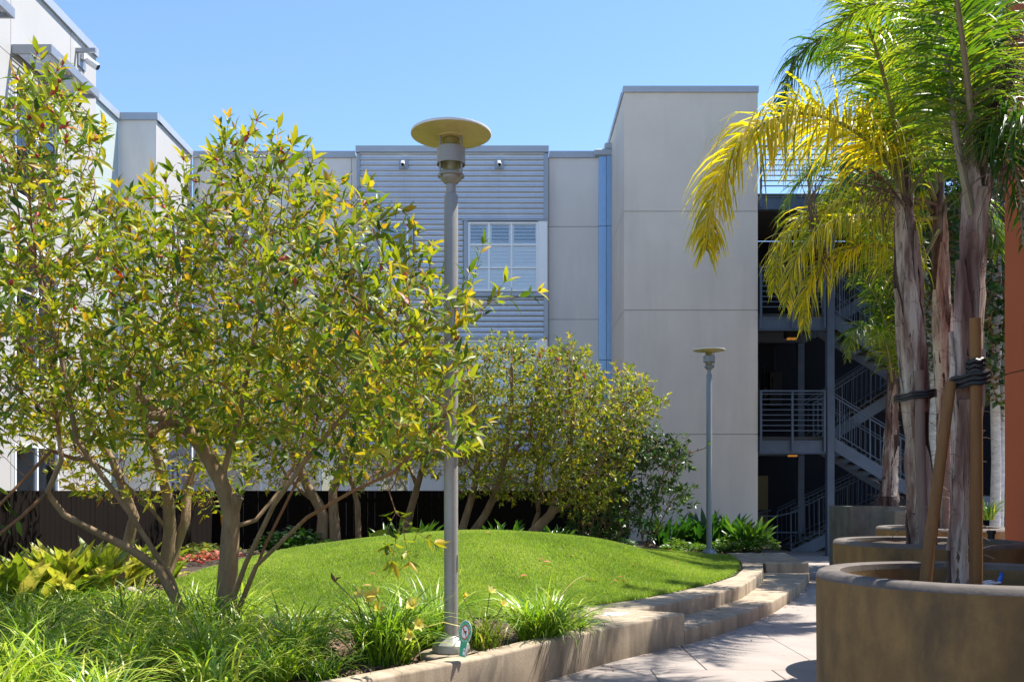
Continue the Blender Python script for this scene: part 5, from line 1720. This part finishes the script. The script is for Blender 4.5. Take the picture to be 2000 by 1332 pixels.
bg_ = 'broad-leaved clumps by the left fence'
for x, y, n, l, lab in ((P(45, 1190, 9.6).x, 9.7, 105, .68, 'wide clump of yellow-green broad leaves at the left edge, above the grasses'), (P(130, 1180, 10).x, 10.1, 120, .70, 'fullest clump of pale yellow broad leaves, left of the weathered log'),
                        (P(210, 1130, 11.6).x, 11.6, 60, .58, 'yellow-green broad leaves growing behind the pale log and tree stems'), (P(285, 1115, 12.4).x, 12.4, 40, .50, 'yellow-green broad leaves at the foot of the multi-stemmed tree')):
    broad('broadleaf_clump', lab, 'leafy plant', bg_, (x, y, tz(x, y)), n, l, .27, M['aspid'], int(x * -100) % 900 + 3, spread=.42, rad=.45)
gg = 'dark broad-leaved clumps by the tower'
for px, y, n, l, mat, tones, lab in ((1305, 20.6, 45, .72, 'aspidgreen', (.05, .15, .3, .45), 'dark upright broad leaves against the tower, left of the far lamp'), (1370, 20.8, 50, .78, 'aspidgreen', (.1, .25, .4, .6), 'dark green broad leaves right behind the far lamp pole'),
                                 (1425, 21, 40, .72, 'aspidgreen', (.1, .3, .5, .7), 'dark broad leaves just right of the far lamp, by the tower'), (1463, 20.2, 60, .70, 'aspidgreen', (.5, .7, .85, 1.0), 'bright green upright broad leaves at the tower corner by the dark stairs')):
    x = P(px, 1000, y).x
    broad('broadleaf_clump', lab, 'leafy plant', gg, (x, y, max(.33, tz(x, y))), n, l, .17, M[mat], px, spread=.42, rad=.32, tones=tones)
for px, y, n, lab in ((985, 19.0, 40, 'dark broad leaves in the shade of the back fence, right of the near lamp'), (820, 19.0, 45, 'upright broad leaves by the back fence just left of the near lamp pole'), (752, 19.1, 16, 'few stiff leaves standing behind the dark pot'),
                      (1090, 19.2, 40, 'dark broad leaves under the broad back tree')):
    x = P(px, 1000, y).x
    broad('broadleaf_clump', lab, 'leafy plant', 'shaded broad leaves by the back fence', (x, y, tz(x, y)), n, .56, .15, M['aspidgreen'], px + 1, spread=.5, rad=.3, tones=(.2, .45, .7, .9))


# ------------------------------------------------------------------ low leafy cover
def low_cover(name, label, cat, group, outline, n, h, L, mat, seed, W=.6, tone=(.5, .25), kind=None, dome=True, extra=None):
    g = np.random.default_rng(seed)
    xs = [p[0] for p in outline]; ys = [p[1] for p in outline]
    X = g.uniform(min(xs), max(xs), n * 4); Y = g.uniform(min(ys), max(ys), n * 4)
    k_ = in_poly(X, Y, outline); X, Y = X[k_][:n], Y[k_][:n]
    m = len(X)
    e = np.clip(dist_poly(X, Y, outline, True) / .3, 0, 1)
    Z = terrain(X, Y) + h * np.sqrt(e + .05) * (.25 + .75 * g.random(m)) * (.8 + .25 * np.sin(X * 7 + seed) * np.sin(Y * 6))
    a = g.uniform(0, 2 * np.pi, m)
    D = np.stack([np.cos(a), np.sin(a), g.uniform(-.3, .7, m)], -1)
    U = np.stack([g.normal(0, .45, m), g.normal(0, .45, m), np.ones(m)], -1)
    Ls = L * g.uniform(.6, 1.25, m)
    V, fl, kk = leaf_batch(np.stack([X, Y, Z], -1), D, U, Ls, Ls * W, LEAF_HI)
    cen = (float(np.mean(xs)), float(np.mean(ys)), float(terrain(np.mean(xs), np.mean(ys))))
    tn = np.clip(g.normal(tone[0], tone[1], m), 0, 1)
    o = link(name, np_mesh(name, V, fl, mat, tone=np.repeat(tn, kk), smooth=True), None, cen)
    return tag(o, label, cat, group, kind)


def quadpx(pts): return [(P(x, y, d).x, d) for x, y, d in pts]
low_cover('ground_cover', 'bright green leafy ground cover round the foot of the far lamp', 'ground cover', None, [(3.05, 19.2), (4.2, 19.15), (4.2, 20.0), (3.2, 20.1)], 900, .24, .085, M['cover'], 31, kind='stuff', tone=(.65, .25))
low_cover('ground_cover', 'mounded green ground cover at the end of the lawn by the stairs', 'ground cover', None, [(4.25, 19.25), (5.5, 19.3), (5.75, 20.3), (4.3, 20.5)], 1300, .34, .10, M['cover'], 32, kind='stuff', tone=(.5, .25))
low_cover('ground_cover', 'leafy dark green ground cover left of the twin trunked tree', 'ground cover', None, [(-4.6, 16.6), (-3.5, 16.7), (-3.3, 17.8), (-4.7, 18.2)], 900, .42, .13, M['cover'], 33, W=.7, kind='stuff', tone=(.25, .2))
low_cover('ground_cover', 'small patch of green leaves at the foot of the twin trunks', 'ground cover', None, [(-3.6, 16.1), (-3.0, 16.5), (-2.9, 17.0), (-3.5, 16.9)], 240, .16, .10, M['cover'], 34, kind='stuff', tone=(.5, .2))
low_cover('ground_cover', 'yellow-green ground cover by the lit end of the left fence', 'ground cover', None, [(-5.9, 15.2), (-4.7, 14.4), (-4.3, 15.3), (-5.6, 17.0)], 800, .26, .085, M['coveryellow'], 35, kind='stuff')
low_cover('begonia_patch', 'low patch of red leaves and blooms at the left edge of the lawn', 'begonias', None, [(-5.15, 13.9), (-4.35, 13.8), (-4.1, 14.4), (-4.9, 14.6)], 210, .2, .075, M['redleaf'], 36, W=.75, kind='stuff')
low_cover('ground_cover', 'fine grey-green ground cover between near tree and lawn front', 'ground cover', None, [(-2.55, 8.3), (-1.3, 8.1), (-1.05, 9.3), (-2.6, 9.5)], 1500, .14, .032, M['coveryellow'], 37, kind='stuff', tone=(.2, .2))
low_cover('white_blossom', 'tiny white blossoms scattered over the fine ground cover', 'blossoms', None, [(-2.5, 8.4), (-1.3, 8.2), (-1.05, 9.2), (-2.5, 9.4)], 70, .21, .024, M['whitebloom'], 38, W=.9, kind='stuff')
low_cover('ground_cover', 'dark leafy undergrowth along the foot of the back fence', 'ground cover', None, [(-1.6, 18.3), (2.3, 18.6), (2.7, 20.2), (-1.6, 19.3)], 1500, .3, .12, M['leafdark'], 39, W=.5, kind='stuff', tone=(.35, .25))

# bits of litter along the kerb and on the paving
def litter(n):
    Pp = []
    while len(Pp) < n:
        y = R.uniform(7.2, 22)
        xo = float(np.interp(y, [p[1] for p in near_outer] + [p[1] for p in lower_outer[1:]] + [22], [p[0] for p in near_outer] + [p[0] for p in lower_outer[1:]] + [5.6]))
        x = xo + .03 + abs(R.gauss(0, .5)) ** 1.6
        if x > 4.2 and y < 14: continue
        Pp.append((x, y, .004))
    Pp = np.array(Pp); m = len(Pp)
    a = rng.uniform(0, 6.28, m)
    L = rng.uniform(.012, .05, m)
    V, fl, k_ = leaf_batch(Pp, np.stack([np.cos(a), np.sin(a), rng.uniform(0, .25, m)], -1), np.stack([rng.normal(0, .3, m), rng.normal(0, .3, m), np.ones(m)], -1), L, L * rng.uniform(.2, .5, m), LEAF_LO)
    V[:, 2] = np.maximum(V[:, 2], .003)
    tag(link('leaf_litter', np_mesh('leaf_litter', V, fl, M['deadleaf'], tone=np.repeat(rng.random(m) * .7, k_))), 'dry leaf litter and grit along the foot of the steps', 'litter', kind='stuff')


litter(260)
# ------------------------------------------------------------------ palms
def leaflets(path, n, L, W, droop, g, side_up=.25, fwd=.55, tone=(.45, .2), start=.12, plume=.5, gap=0.0):
    """long narrow leaflets along a rachis, in several ranks, hanging under their own weight"""
    T = unit(np.gradient(path, axis=0))
    m = len(path)
    ts = np.repeat(np.linspace(start, .995, n), 2)
    ts = np.clip(ts + g.normal(0, .004, len(ts)), start, .998)
    i = ts * (m - 1)
    i0 = np.minimum(i.astype(int), m - 2); u = (i - i0)[:, None]
    pos = path[i0] * (1 - u) + path[i0 + 1] * u
    t = unit(T[i0] * (1 - u) + T[i0 + 1] * u)
    up = np.array([0, 0, 1.0])[None] - t * t[:, 2:3]
    bad = np.linalg.norm(up, axis=1) < .25
    alt = np.array([-.2, -1.0, .2])[None] - t * (t @ np.array([-.2, -1.0, .2]))[:, None]
    up[bad] = alt[bad]
    up = unit(up)
    s = np.cross(t, up)
    sg = np.tile([1.0, -1.0], n)[:, None]
    rk = g.normal(0, plume, len(ts))[:, None] + side_up
    D = unit(s * sg * np.cos(rk) + up * np.sin(rk) + t * (fwd + .5 * ts[:, None]) + g.normal(0, .08, (len(ts), 3)))
    prof = np.clip(np.sin(np.pi * np.clip((ts * .93 + .10), 0, 1)), .12, 1) ** .6
    Ls = L * prof * g.uniform(.75, 1.12, len(ts))
    Ws = W * g.uniform(.7, 1.15, len(ts)) * (.6 + .4 * prof)
    K = 5
    V = []
    p = pos.copy()
    dr = droop * g.uniform(.5, 1.5, len(ts))
    d = D.copy()
    S0 = unit(np.cross(D, up + g.normal(0, .45, up.shape)))
    for k in range(K + 1):
        q = k / K
        if k:
            d = unit(D + np.array([0, 0, -1.0])[None] * (dr * q * q * 2.2)[:, None])
            p = p + d * (Ls / K)[:, None]
        w = Ws * .5 * (1 - q ** 2.5) * min(1, .5 + q * 3)
        V += [p - S0 * w[:, None], p + S0 * w[:, None]]
    V = np.stack(V, 1)
    mm = 2 * (K + 1)
    ii = np.arange(K)
    qd = np.stack([2 * ii, 2 * ii + 1, 2 * ii + 3, 2 * ii + 2], -1)
    f = (qd[None] + (np.arange(len(ts)) * mm)[:, None, None]).reshape(-1, 4)
    tn = np.clip(g.normal(tone[0], tone[1], len(ts)), 0, .92)[:, None] * np.ones((1, mm))
    tipt = np.repeat(np.linspace(0, 1, K + 1) > .9, 2)[None]
    tn = np.where(tipt & (g.random(len(ts)) < .5)[:, None], np.clip(tn + .35, 0, 1), tn)
    return V.reshape(-1, 3), f, tn.ravel()


def frond(parent, pts, seed, n=70, L=.5, W=.030, droop=.9, mat='frond', tone=(.45, .2), r0=.022, rm='rachis', **kw):
    g = np.random.default_rng(seed)
    path = smooth_path(pts, 36)
    mb = MB()
    mb.tube([tuple(p) for p in path], [r0 * (1 - .85 * k / 35) for k in range(36)], 7)
    fr = mb.obj('frond', M[rm], parent, smooth=True)
    V, f, tn = leaflets(path, n, L, W, droop, g, tone=tone, **kw)
    tag(link('leaflet', np_mesh('leaflet', V, [f], M[mat], tone=tn, smooth=True), fr), kind='stuff')
    return fr


def palm(label, trunk, group, seed, sheaths):
    g = random.Random(seed)
    pts = [p for p, r in trunk]
    t = empty('palm_tree', tuple(pts[0]), label, 'palm', group)
    path = smooth_path(pts, 48)
    rr = np.interp(np.linspace(0, len(trunk) - 1, 48), range(len(trunk)), [r for p, r in trunk])
    rr = rr * (1 + .05 * np.sin(np.arange(48) * 1.1 + seed) + .03 * np.sin(np.arange(48) * 2.7))
    mb = MB(); mb.tube([tuple(p) for p in path], [float(r) for r in rr], 20)
    me = mb.mesh('trunk', M['palmbark'], smooth=True, angle=60)
    co = np.empty(len(me.vertices) * 3); me.vertices.foreach_get('co', co); co = co.reshape(-1, 3)
    ctr = path[np.minimum(np.arange(len(co)) // 20, 47)]
    ang = np.arctan2(co[:, 1] - ctr[:, 1], co[:, 0] - ctr[:, 0])
    k = 1 + .06 * np.sin(ang * 5 + co[:, 2] * 2.0) + .04 * np.sin(ang * 9 - co[:, 2] * 3.1 + seed)
    co[:, :2] = ctr[:, :2] + (co[:, :2] - ctr[:, :2]) * k[:, None]
    me.vertices.foreach_set('co', co.astype(np.float32).ravel()); me.update()
    link('trunk', me, t)
    # split dry leaf bases that clasp the trunk, pointed at the top, with a lip standing off it
    for (a0, z0, z1, wd) in sheaths:
        n = 12
        vs_ = []
        for i in range(n + 1):
            q = i / n
            zz = z0 + (z1 - z0) * q
            j = int(np.argmin(abs(path[:, 2] - zz)))
            c = path[j]; r = rr[j]
            half = wd * (1 - max(0, (q - .35) / .65) ** 1.3) * (.75 + .25 * min(1, q * 5)) + .015
            off = r * 1.0 + .003 + .018 * q ** 4
            for s in range(7):
                b = math.radians(a0) + (s / 6 - .5) * 2 * half / max(r, .05) + .25 * math.sin(q * 2.5 + seed)
                o = off + (.010 if s in (0, 6) else 0) + g.uniform(-.002, .002)
                vs_.append((c[0] + o * math.cos(b), c[1] + o * math.sin(b), zz))
        fs_ = [(i * 7 + s, i * 7 + s + 1, (i + 1) * 7 + s + 1, (i + 1) * 7 + s) for i in range(n) for s in range(6)]
        # give the sheath thickness
        m = len(vs_)
        inner = []
        for (x, y, z), i in zip(vs_, range(m)):
            j = int(np.argmin(abs(path[:, 2] - z))); c = path[j]
            d = Vector((c[0] - x, c[1] - y, 0)).normalized() * .007
            inner.append((x + d.x, y + d.y, z))
        fs2 = [tuple(m + k_ for k_ in f[::-1]) for f in fs_]
        rim = []
        for i in range(n):
            rim += [(i * 7, (i + 1) * 7, m + (i + 1) * 7, m + i * 7), (i * 7 + 6, m + i * 7 + 6, m + (i + 1) * 7 + 6, (i + 1) * 7 + 6)]
        mb = MB(); mb.add(vs_ + inner, fs_ + fs2 + rim)
        mb.obj('leaf_sheath', M['sheath'], t, smooth=True, angle=60)
    # loose fibres standing off the trunk
    mb = MB()
    for _ in range(170):
        j = g.randrange(3, 40); c = path[j]; r = rr[j]
        b = g.uniform(0, 6.28); z = c[2] + g.uniform(-.05, .05)
        q0 = Vector((c[0] + r * math.cos(b), c[1] + r * math.sin(b), z))
        d = Vector((math.cos(b), math.sin(b), g.uniform(-.6, 1.0))) + Vector((g.uniform(-.6, .6), g.uniform(-.6, .6), 0))
        l = g.uniform(.03, .11) * (r / .11) ** .5
        mb.tube([q0, q0 + d * l * .5, q0 + d * l + Vector((0, 0, -l * g.uniform(0, .6)))], .0022 * (r / .09) ** .7, 3, cap=False)
    tag(mb.obj('fibre', M['dead'], t), kind='stuff')
    return t


def V3(lst): return [P(x, y, d) for x, y, d in lst]


grp = 'palms in the planters'
# nearest palm
p1 = palm('nearest palm, in the nearest round planter between two brown stakes',
          [(P(1880, 1150, 4.7), .074), (P(1882, 1060, 4.7), .066), (P(1885, 900, 4.7), .063), (P(1889, 700, 4.7), .062), (P(1898, 500, 4.7), .056), (P(1902, 400, 4.7), .058), (P(1906, 320, 4.7), .054), (P(1910, 240, 4.7), .035)], grp, 1,
          [(-115, 1.08, 2.05, .055), (-150, 1.9, 2.75, .045), (-60, 1.25, 2.3, .05), (-85, 2.2, 3.1, .055), (-130, 2.7, 3.25, .04), (170, 1.3, 2.4, .05), (30, 1.2, 2.4, .06), (-40, 2.3, 3.2, .04)])
def near(seed, pts, **kw): 
    a = dict(n=140, L=.46, W=.0138, droop=.7, mat='frond', tone=(.45, .22), r0=.020, rm='rachisgrey'); a.update(kw)
    return frond(p1, V3(pts), seed, **a)
near(1, [(1898, 420, 4.66), (1868, 270, 4.6), (1850, 130, 4.55), (1812, -40, 4.5), (1740, -190, 4.4), (1640, -260, 4.3)], tone=(.6, .2))
near(2, [(1908, 330, 4.7), (1910, 120, 4.75), (1895, -80, 4.8), (1860, -260, 4.9)], tone=(.3, .2))
near(3, [(1912, 330, 4.68), (1950, 260, 4.5), (2010, 240, 4.3), (2080, 320, 4.1), (2110, 480, 4.0)], mat='frond', tone=(.2, .15), droop=1.2, L=.34)
near(4, [(1910, 330, 4.75), (1905, 180, 5.1), (1890, 30, 5.5), (1860, -100, 5.9), (1810, -180, 6.2)], tone=(.6, .2))
near(5, [(1905, 330, 4.75), (1890, 160, 5.1), (1865, 10, 5.5), (1820, -90, 5.9), (1760, -120, 6.3)], tone=(.75, .2))
near(6, [(1912, 340, 4.7), (1935, 300, 4.62), (1960, 290, 4.5), (1990, 360, 4.4), (1998, 480, 4.35)], L=.26, tone=(.15, .12), droop=1.3, n=50)
near(7, [(1906, 330, 4.66), (1885, 120, 4.4), (1850, -120, 4.0), (1800, -320, 3.6)], tone=(.4, .2), L=.4)
near(8, [(1904, 340, 4.7), (1880, 200, 4.8), (1850, 90, 5.0), (1790, 20, 5.2), (1700, 10, 5.4), (1620, 60, 5.5)], tone=(.6, .2))
# dry tangled flower stalks at its crown
def strands(parent, root, tip, n, length, seed, mat='dead', curl=.3, r=.004):
    g = np.random.default_rng(seed)
    root, tip = np.array(root), np.array(tip)
    mb = MB()
    mb.tube([tuple(root), tuple((root + tip) / 2 + np.array([0, 0, .03])), tuple(tip)], [r * 3, r * 2.4, r * 1.5], 6)
    for _ in range(n):
        a = root + (tip - root) * g.uniform(.2, 1)
        d = unit((tip - root)[None])[0] * .4 + g.normal(0, .6, 3) + np.array([0, 0, -.5])
        d /= np.linalg.norm(d)
        pts = [a]
        L = length * g.uniform(.4, 1.1)
        for k in range(6):
            d = d + g.normal(0, curl, 3) + np.array([0, 0, -.12]); d /= np.linalg.norm(d)
            pts.append(pts[-1] + d * L / 6)
        mb.tube([tuple(q) for q in pts], r, 4, cap=False)
    o = mb.obj('flower_stalk', M[mat], parent, smooth=True)
    return tag(o, kind='stuff')
strands(p1, P(1912, 300, 4.7), P(1950, 130, 4.6), 130, .22, 7, curl=.5, r=.0026)
strands(p1, P(1915, 310, 4.66), P(1985, 70, 4.5), 110, .22, 8, curl=.55, r=.0026)
strands(p1, P(1910, 330, 4.6), P(1890, 190, 4.55), 60, .22, 9, curl=.5, r=.0024)
strands(p1, P(1935, 300, 4.6), P(1975, 330, 4.5), 30, .4, 19, curl=.25, r=.0022)

# second palm
p2 = palm('second palm, with the big yellow frond arching over the lawn, in the second round planter',
          [(P(1800, 1075, 8.4), .135), (P(1797, 1000, 8.4), .118), (P(1790, 850, 8.4), .096), (P(1783, 700, 8.4), .112), (P(1774, 560, 8.4), .115), (P(1768, 450, 8.4), .085), (P(1765, 380, 8.4), .075), (P(1763, 310, 8.4), .05)], grp, 2,
          [(-120, 1.1, 2.3, .10), (-70, 1.15, 2.0, .09), (-150, 2.1, 3.4, .08), (-95, 2.3, 3.6, .09), (-50, 2.6, 3.9, .07), (20, 1.2, 2.9, .1), (170, 1.4, 2.9, .1), (-130, 3.3, 4.3, .05)])
def sec(seed, pts, **kw):
    a = dict(n=155, L=.64, W=.020, droop=.85, mat='frond', tone=(.5, .2), r0=.026); a.update(kw)
    return frond(p2, V3(pts), seed, **a)
sec(11, [(1765, 390, 8.38), (1745, 335, 8.3), (1700, 280, 8.2), (1635, 238, 8.1), (1555, 222, 8.0), (1480, 250, 7.85), (1420, 325, 7.75), (1390, 420, 7.7), (1380, 490, 7.68)], mat='frondyellow', n=260, L=.86, W=.025, droop=1.15, tone=(.5, .25), plume=.42, start=.14)
sec(12, [(1762, 400, 8.4), (1756, 290, 8.35), (1738, 150, 8.25), (1712, 20, 8.15), (1680, -110, 8.0), (1620, -190, 7.8)], L=.72, n=100, tone=(.62, .2))
sec(13, [(1768, 390, 8.45), (1752, 230, 8.7), (1700, 110, 9.0), (1620, 75, 9.2), (1560, 110, 9.3), (1530, 190, 9.35), (1522, 270, 9.4)], tone=(.2, .14), droop=1.2, L=.5)
sec(14, [(1768, 390, 8.4), (1785, 230, 8.3), (1810, 120, 8.2), (1845, 80, 8.1), (1885, 120, 8.0)], tone=(.55, .2), L=.5)
sec(15, [(1766, 390, 8.45), (1790, 180, 8.8), (1800, 20, 9.1), (1790, -120, 9.4)], tone=(.6, .2), L=.7)
sec(16, [(1770, 390, 8.36), (1815, 320, 8.2), (1865, 300, 8.0), (1900, 340, 7.85)], n=55, L=.4, tone=(.5, .25))
sec(17, [(1768, 385, 8.5), (1730, 250, 9.0), (1690, 150, 9.6), (1640, 100, 10.2), (1590, 120, 10.7)], tone=(.45, .2))
sec(18, [(1764, 385, 8.36), (1748, 250, 8.0), (1718, 120, 7.6), (1680, 20, 7.2), (1630, -30, 6.9)], tone=(.7, .2), mat='frond')
sec(19, [(1766, 392, 8.36), (1740, 310, 8.5), (1690, 260, 8.7), (1620, 250, 8.9), (1560, 290, 9.1), (1530, 350, 9.2)], mat='frondyellow', tone=(.35, .25), droop=1.3, L=.5, n=80)
strands(p2, P(1765, 400, 8.3), P(1700, 330, 8.1), 50, .35, 21, r=.004)

# third palm behind
p3 = palm('third palm, dark trunk between the two nearer palms', [(P(1842, 1045, 12.2), .14), (P(1848, 900, 12.2), .12), (P(1846, 760, 12.2), .115), (P(1838, 600, 12.2), .11), (P(1835, 480, 12.2), .105), (P(1832, 400, 12.2), .09), (P(1830, 330, 12.2), .05)], grp, 3,
          [(-120, 1.1, 2.8, .1), (-70, 1.3, 3.2, .1), (-140, 2.6, 4.2, .09), (-90, 3.2, 4.8, .08), (-40, 2.2, 4.0, .08), (20, 1.5, 3.4, .1), (-60, 4.0, 5.2, .05)])
def thr(seed, pts, **kw):
    a = dict(n=155, L=.66, W=.0225, droop=1.1, mat='frond', tone=(.5, .22), r0=.03); a.update(kw)
    return frond(p3, V3(pts), seed, **a)
thr(31, [(1832, 420, 12.2), (1790, 400, 12.1), (1720, 392, 12.0), (1640, 400, 11.9), (1570, 430, 11.8), (1522, 490, 11.7), (1512, 570, 11.65)], mat='frondyellow', tone=(.3, .3), n=210, droop=1.3, L=.75)
thr(40, [(1832, 425, 12.15), (1785, 430, 11.9), (1720, 425, 11.7), (1650, 425, 11.5), (1590, 455, 11.4), (1550, 520, 11.3), (1535, 600, 11.25)], mat='frondyellow', tone=(.25, .3), n=190, droop=1.35, L=.7)
thr(42, [(1832, 410, 12.2), (1785, 370, 12.3), (1720, 350, 12.4), (1650, 360, 12.5), (1600, 400, 12.6), (1580, 470, 12.6)], tone=(.45, .35), n=170, droop=1.3, L=.7)
thr(32, [(1834, 450, 12.1), (1790, 520, 11.9), (1750, 490, 11.8), (1690, 480, 11.7), (1620, 505, 11.6), (1575, 570, 11.5), (1570, 640, 11.45)], mat='frondyellow', tone=(.3, .3), n=190, droop=1.35, L=.7)
thr(33, [(1830, 400, 12.25), (1780, 330, 12.5), (1700, 300, 12.8), (1610, 320, 13.0), (1550, 370, 13.1), (1520, 430, 13.2)], tone=(.35, .25), n=90, L=.55)
thr(34, [(1832, 400, 12.2), (1850, 280, 12.1), (1890, 220, 12.0), (1940, 250, 11.9)], tone=(.6, .2))
thr(35, [(1832, 390, 12.2), (1820, 220, 12.3), (1790, 80, 12.4), (1740, 10, 12.6)], tone=(.5, .2), L=.8)
thr(36, [(1834, 390, 12.25), (1850, 200, 12.6), (1880, 60, 13), (1930, -20, 13.4)], tone=(.5, .2), L=.8)
thr(37, [(1830, 400, 12.2), (1790, 300, 11.6), (1740, 260, 11.0), (1680, 290, 10.5), (1650, 360, 10.2)], tone=(.45, .3), L=.55, mat='frond')
thr(38, [(1830, 410, 12.3), (1780, 380, 12.9), (1710, 360, 13.4), (1640, 370, 13.8), (1600, 410, 14.0)], tone=(.3, .25), L=.6)
thr(39, [(1834, 400, 12.2), (1880, 380, 12.0), (1930, 420, 11.8), (1950, 500, 11.7)], tone=(.4, .2), L=.55)
thr(43, [(1832, 400, 12.2), (1815, 250, 11.9), (1790, 120, 11.3), (1775, 60, 10.5), (1770, 80, 9.7)], tone=(.4, .3), n=150, L=.75)
thr(44, [(1832, 400, 12.2), (1840, 220, 12.0), (1850, 80, 11.4), (1870, 20, 10.6), (1900, 40, 9.9)], tone=(.5, .3), n=150, L=.75)
thr(45, [(1830, 400, 12.2), (1800, 260, 12.2), (1745, 130, 12.1), (1670, 70, 11.9), (1610, 90, 11.7)], tone=(.35, .25), n=150, L=.75)
thr(46, [(1834, 400, 12.3), (1860, 260, 12.7), (1890, 180, 13.2), (1925, 190, 13.7)], tone=(.4, .3), n=140, L=.7)
strands(p3, P(1830, 400, 12.0), P(1600, 345, 11.6), 10, .5, 41, r=.006)
g_ = np.random.default_rng(5)
mb = MB()
for k in range(20):
    x0, y0 = 1592 + g_.normal(0, 16), 335 + g_.uniform(-10, 40)
    pts_ = [P(x0, y0, 11.5), P(1585 + g_.normal(0, 7), 400, 11.5), P(1594 + g_.normal(0, 8), 460, 11.45), P(1612 + g_.normal(0, 9), 520 + g_.uniform(-30, 40), 11.4)]
    mb.tube([tuple(q) for q in smooth_path(pts_, 7)], (.0045), 4, cap=False)
tag(mb.obj('hanging_flower_stalk', M['dead'], p3, smooth=True), kind='stuff')

# small palm in the square planter
p4 = palm('small slender palm in the square planter before the stairs', [(P(1733, 992, 16.9), .20), (P(1737, 940, 16.9), .135), (P(1741, 860, 16.9), .125), (P(1743, 780, 16.9), .10), (P(1741, 720, 16.9), .075), (P(1740, 690, 16.9), .04)], grp, 4,
          [(-110, 1.5, 2.6, .08), (-60, 1.5, 2.4, .08), (-140, 2.0, 3.1, .07), (-90, 2.6, 3.5, .06)])
def fou(seed, pts, **kw):
    a = dict(n=90, L=.55, W=.026, droop=.85, mat='frond', tone=(.62, .22), r0=.026); a.update(kw)
    return frond(p4, V3(pts), seed, **a)
fou(51, [(1741, 740, 16.9), (1735, 660, 16.8), (1715, 590, 16.7), (1685, 545, 16.6), (1660, 540, 16.5)])
fou(52, [(1741, 740, 16.9), (1725, 680, 16.7), (1695, 640, 16.5), (1668, 650, 16.3), (1655, 700, 16.2)])
fou(53, [(1742, 740, 16.9), (1746, 650, 16.9), (1745, 570, 16.9), (1730, 510, 16.8)])
fou(54, [(1742, 740, 16.9), (1760, 660, 16.8), (1775, 600, 16.7), (1800, 580, 16.6)])
fou(55, [(1742, 740, 17), (1730, 640, 17.4), (1710, 580, 17.8), (1690, 580, 18.1)])
fou(56, [(1742, 745, 16.8), (1735, 690, 16.3), (1720, 650, 15.9), (1700, 670, 15.6)], tone=(.75, .2))
fou(57, [(1743, 745, 16.9), (1765, 720, 16.8), (1785, 730, 16.7), (1795, 780, 16.65)])

fou(58, [(1742, 735, 16.9), (1738, 600, 16.9), (1718, 480, 16.8), (1675, 420, 16.7), (1625, 430, 16.6), (1600, 480, 16.5)], L=.7, n=130, tone=(.4, .3))
fou(59, [(1742, 735, 16.9), (1735, 580, 17.2), (1705, 440, 17.6), (1655, 370, 18.0), (1600, 370, 18.4)], L=.7, n=130, tone=(.35, .25))
fou(60, [(1742, 735, 16.9), (1748, 560, 16.9), (1752, 420, 16.8), (1735, 330, 16.6), (1700, 300, 16.3)], L=.7, n=130, tone=(.45, .3))
fou(61, [(1742, 735, 17.0), (1725, 560, 17.0), (1690, 430, 17.0), (1640, 340, 17.0), (1590, 320, 16.9), (1555, 360, 16.8)], L=.7, n=130, tone=(.3, .25))
fou(62, [(1742, 735, 17.0), (1760, 560, 17.2), (1790, 420, 17.5), (1830, 360, 17.8)], L=.7, n=120, tone=(.4, .25))

# ------------------------------------------------------------------ leafy trees at the right, behind the palms
def right_tree(label, stems, crown, yc, half, n, seed, rfl, tone=(.5, .3), L=.135, bark='birch'):
    return build_tree('leafy_tree', label, 'tree', 'dark leafy trees behind the palms', stems, crown_points(crown, yc, half, int(n * 6), edge=70), .15, .115, .0045, .42, 0, M['birchleaf'], L, L * .55, LEAF_LO, M[bark], M['twig'], seed,
                      max_h=4, pair_p=.9, whorl=5, ext=.16, up=-.05, tone=tone, rfloor=rfl)
right_tree('pale barked leafy tree with white trunks at the far right beside the orange wall',
           [[P(1943, 1040, 16), P(1946, 900, 16), P(1943, 760, 16), P(1950, 620, 16), P(1945, 450, 16), P(1930, 250, 16)], [P(1952, 1040, 16.2), P(1955, 900, 16.2), P(1958, 760, 16.2), P(1970, 600, 16.2), P(1990, 420, 16.2)]],
           [(1860, 560), (1870, 420), (1880, 250), (1900, 80), (1960, -60), (2060, 60), (2080, 400), (2060, 760), (1985, 800), (1920, 790), (1870, 720)], 16.3, 1.2, 700, 61, [(.085, .04), (.07, .035)])
right_tree('tall dark leafy tree filling the gap between the palm trunks',
           [[P(1822, 1040, 20), P(1825, 800, 20), P(1815, 600, 20), P(1790, 420, 20), P(1770, 200, 20)], [P(1822, 800, 20), P(1860, 650, 20), P(1880, 450, 20), P(1890, 200, 20)], [P(1818, 640, 20), P(1740, 500, 19.8), P(1690, 400, 19.6)]],
           [(1625, 400), (1650, 330), (1700, 280), (1740, 180), (1800, 60), (1880, 20), (1950, 120), (1960, 400), (1930, 640), (1880, 740), (1810, 720), (1760, 560), (1690, 480), (1640, 450)], 19.9, 1.5, 950, 62, [(.12, .05), (.08, .04), (.06, .03)])
clump('grass_clump', 'small green grass tuft behind the third planter near the pale trunks', 'ornamental grass', None, P(1925, 1015, 15.2), 80, .5, .6, .02, .9, M['lily'], 71)
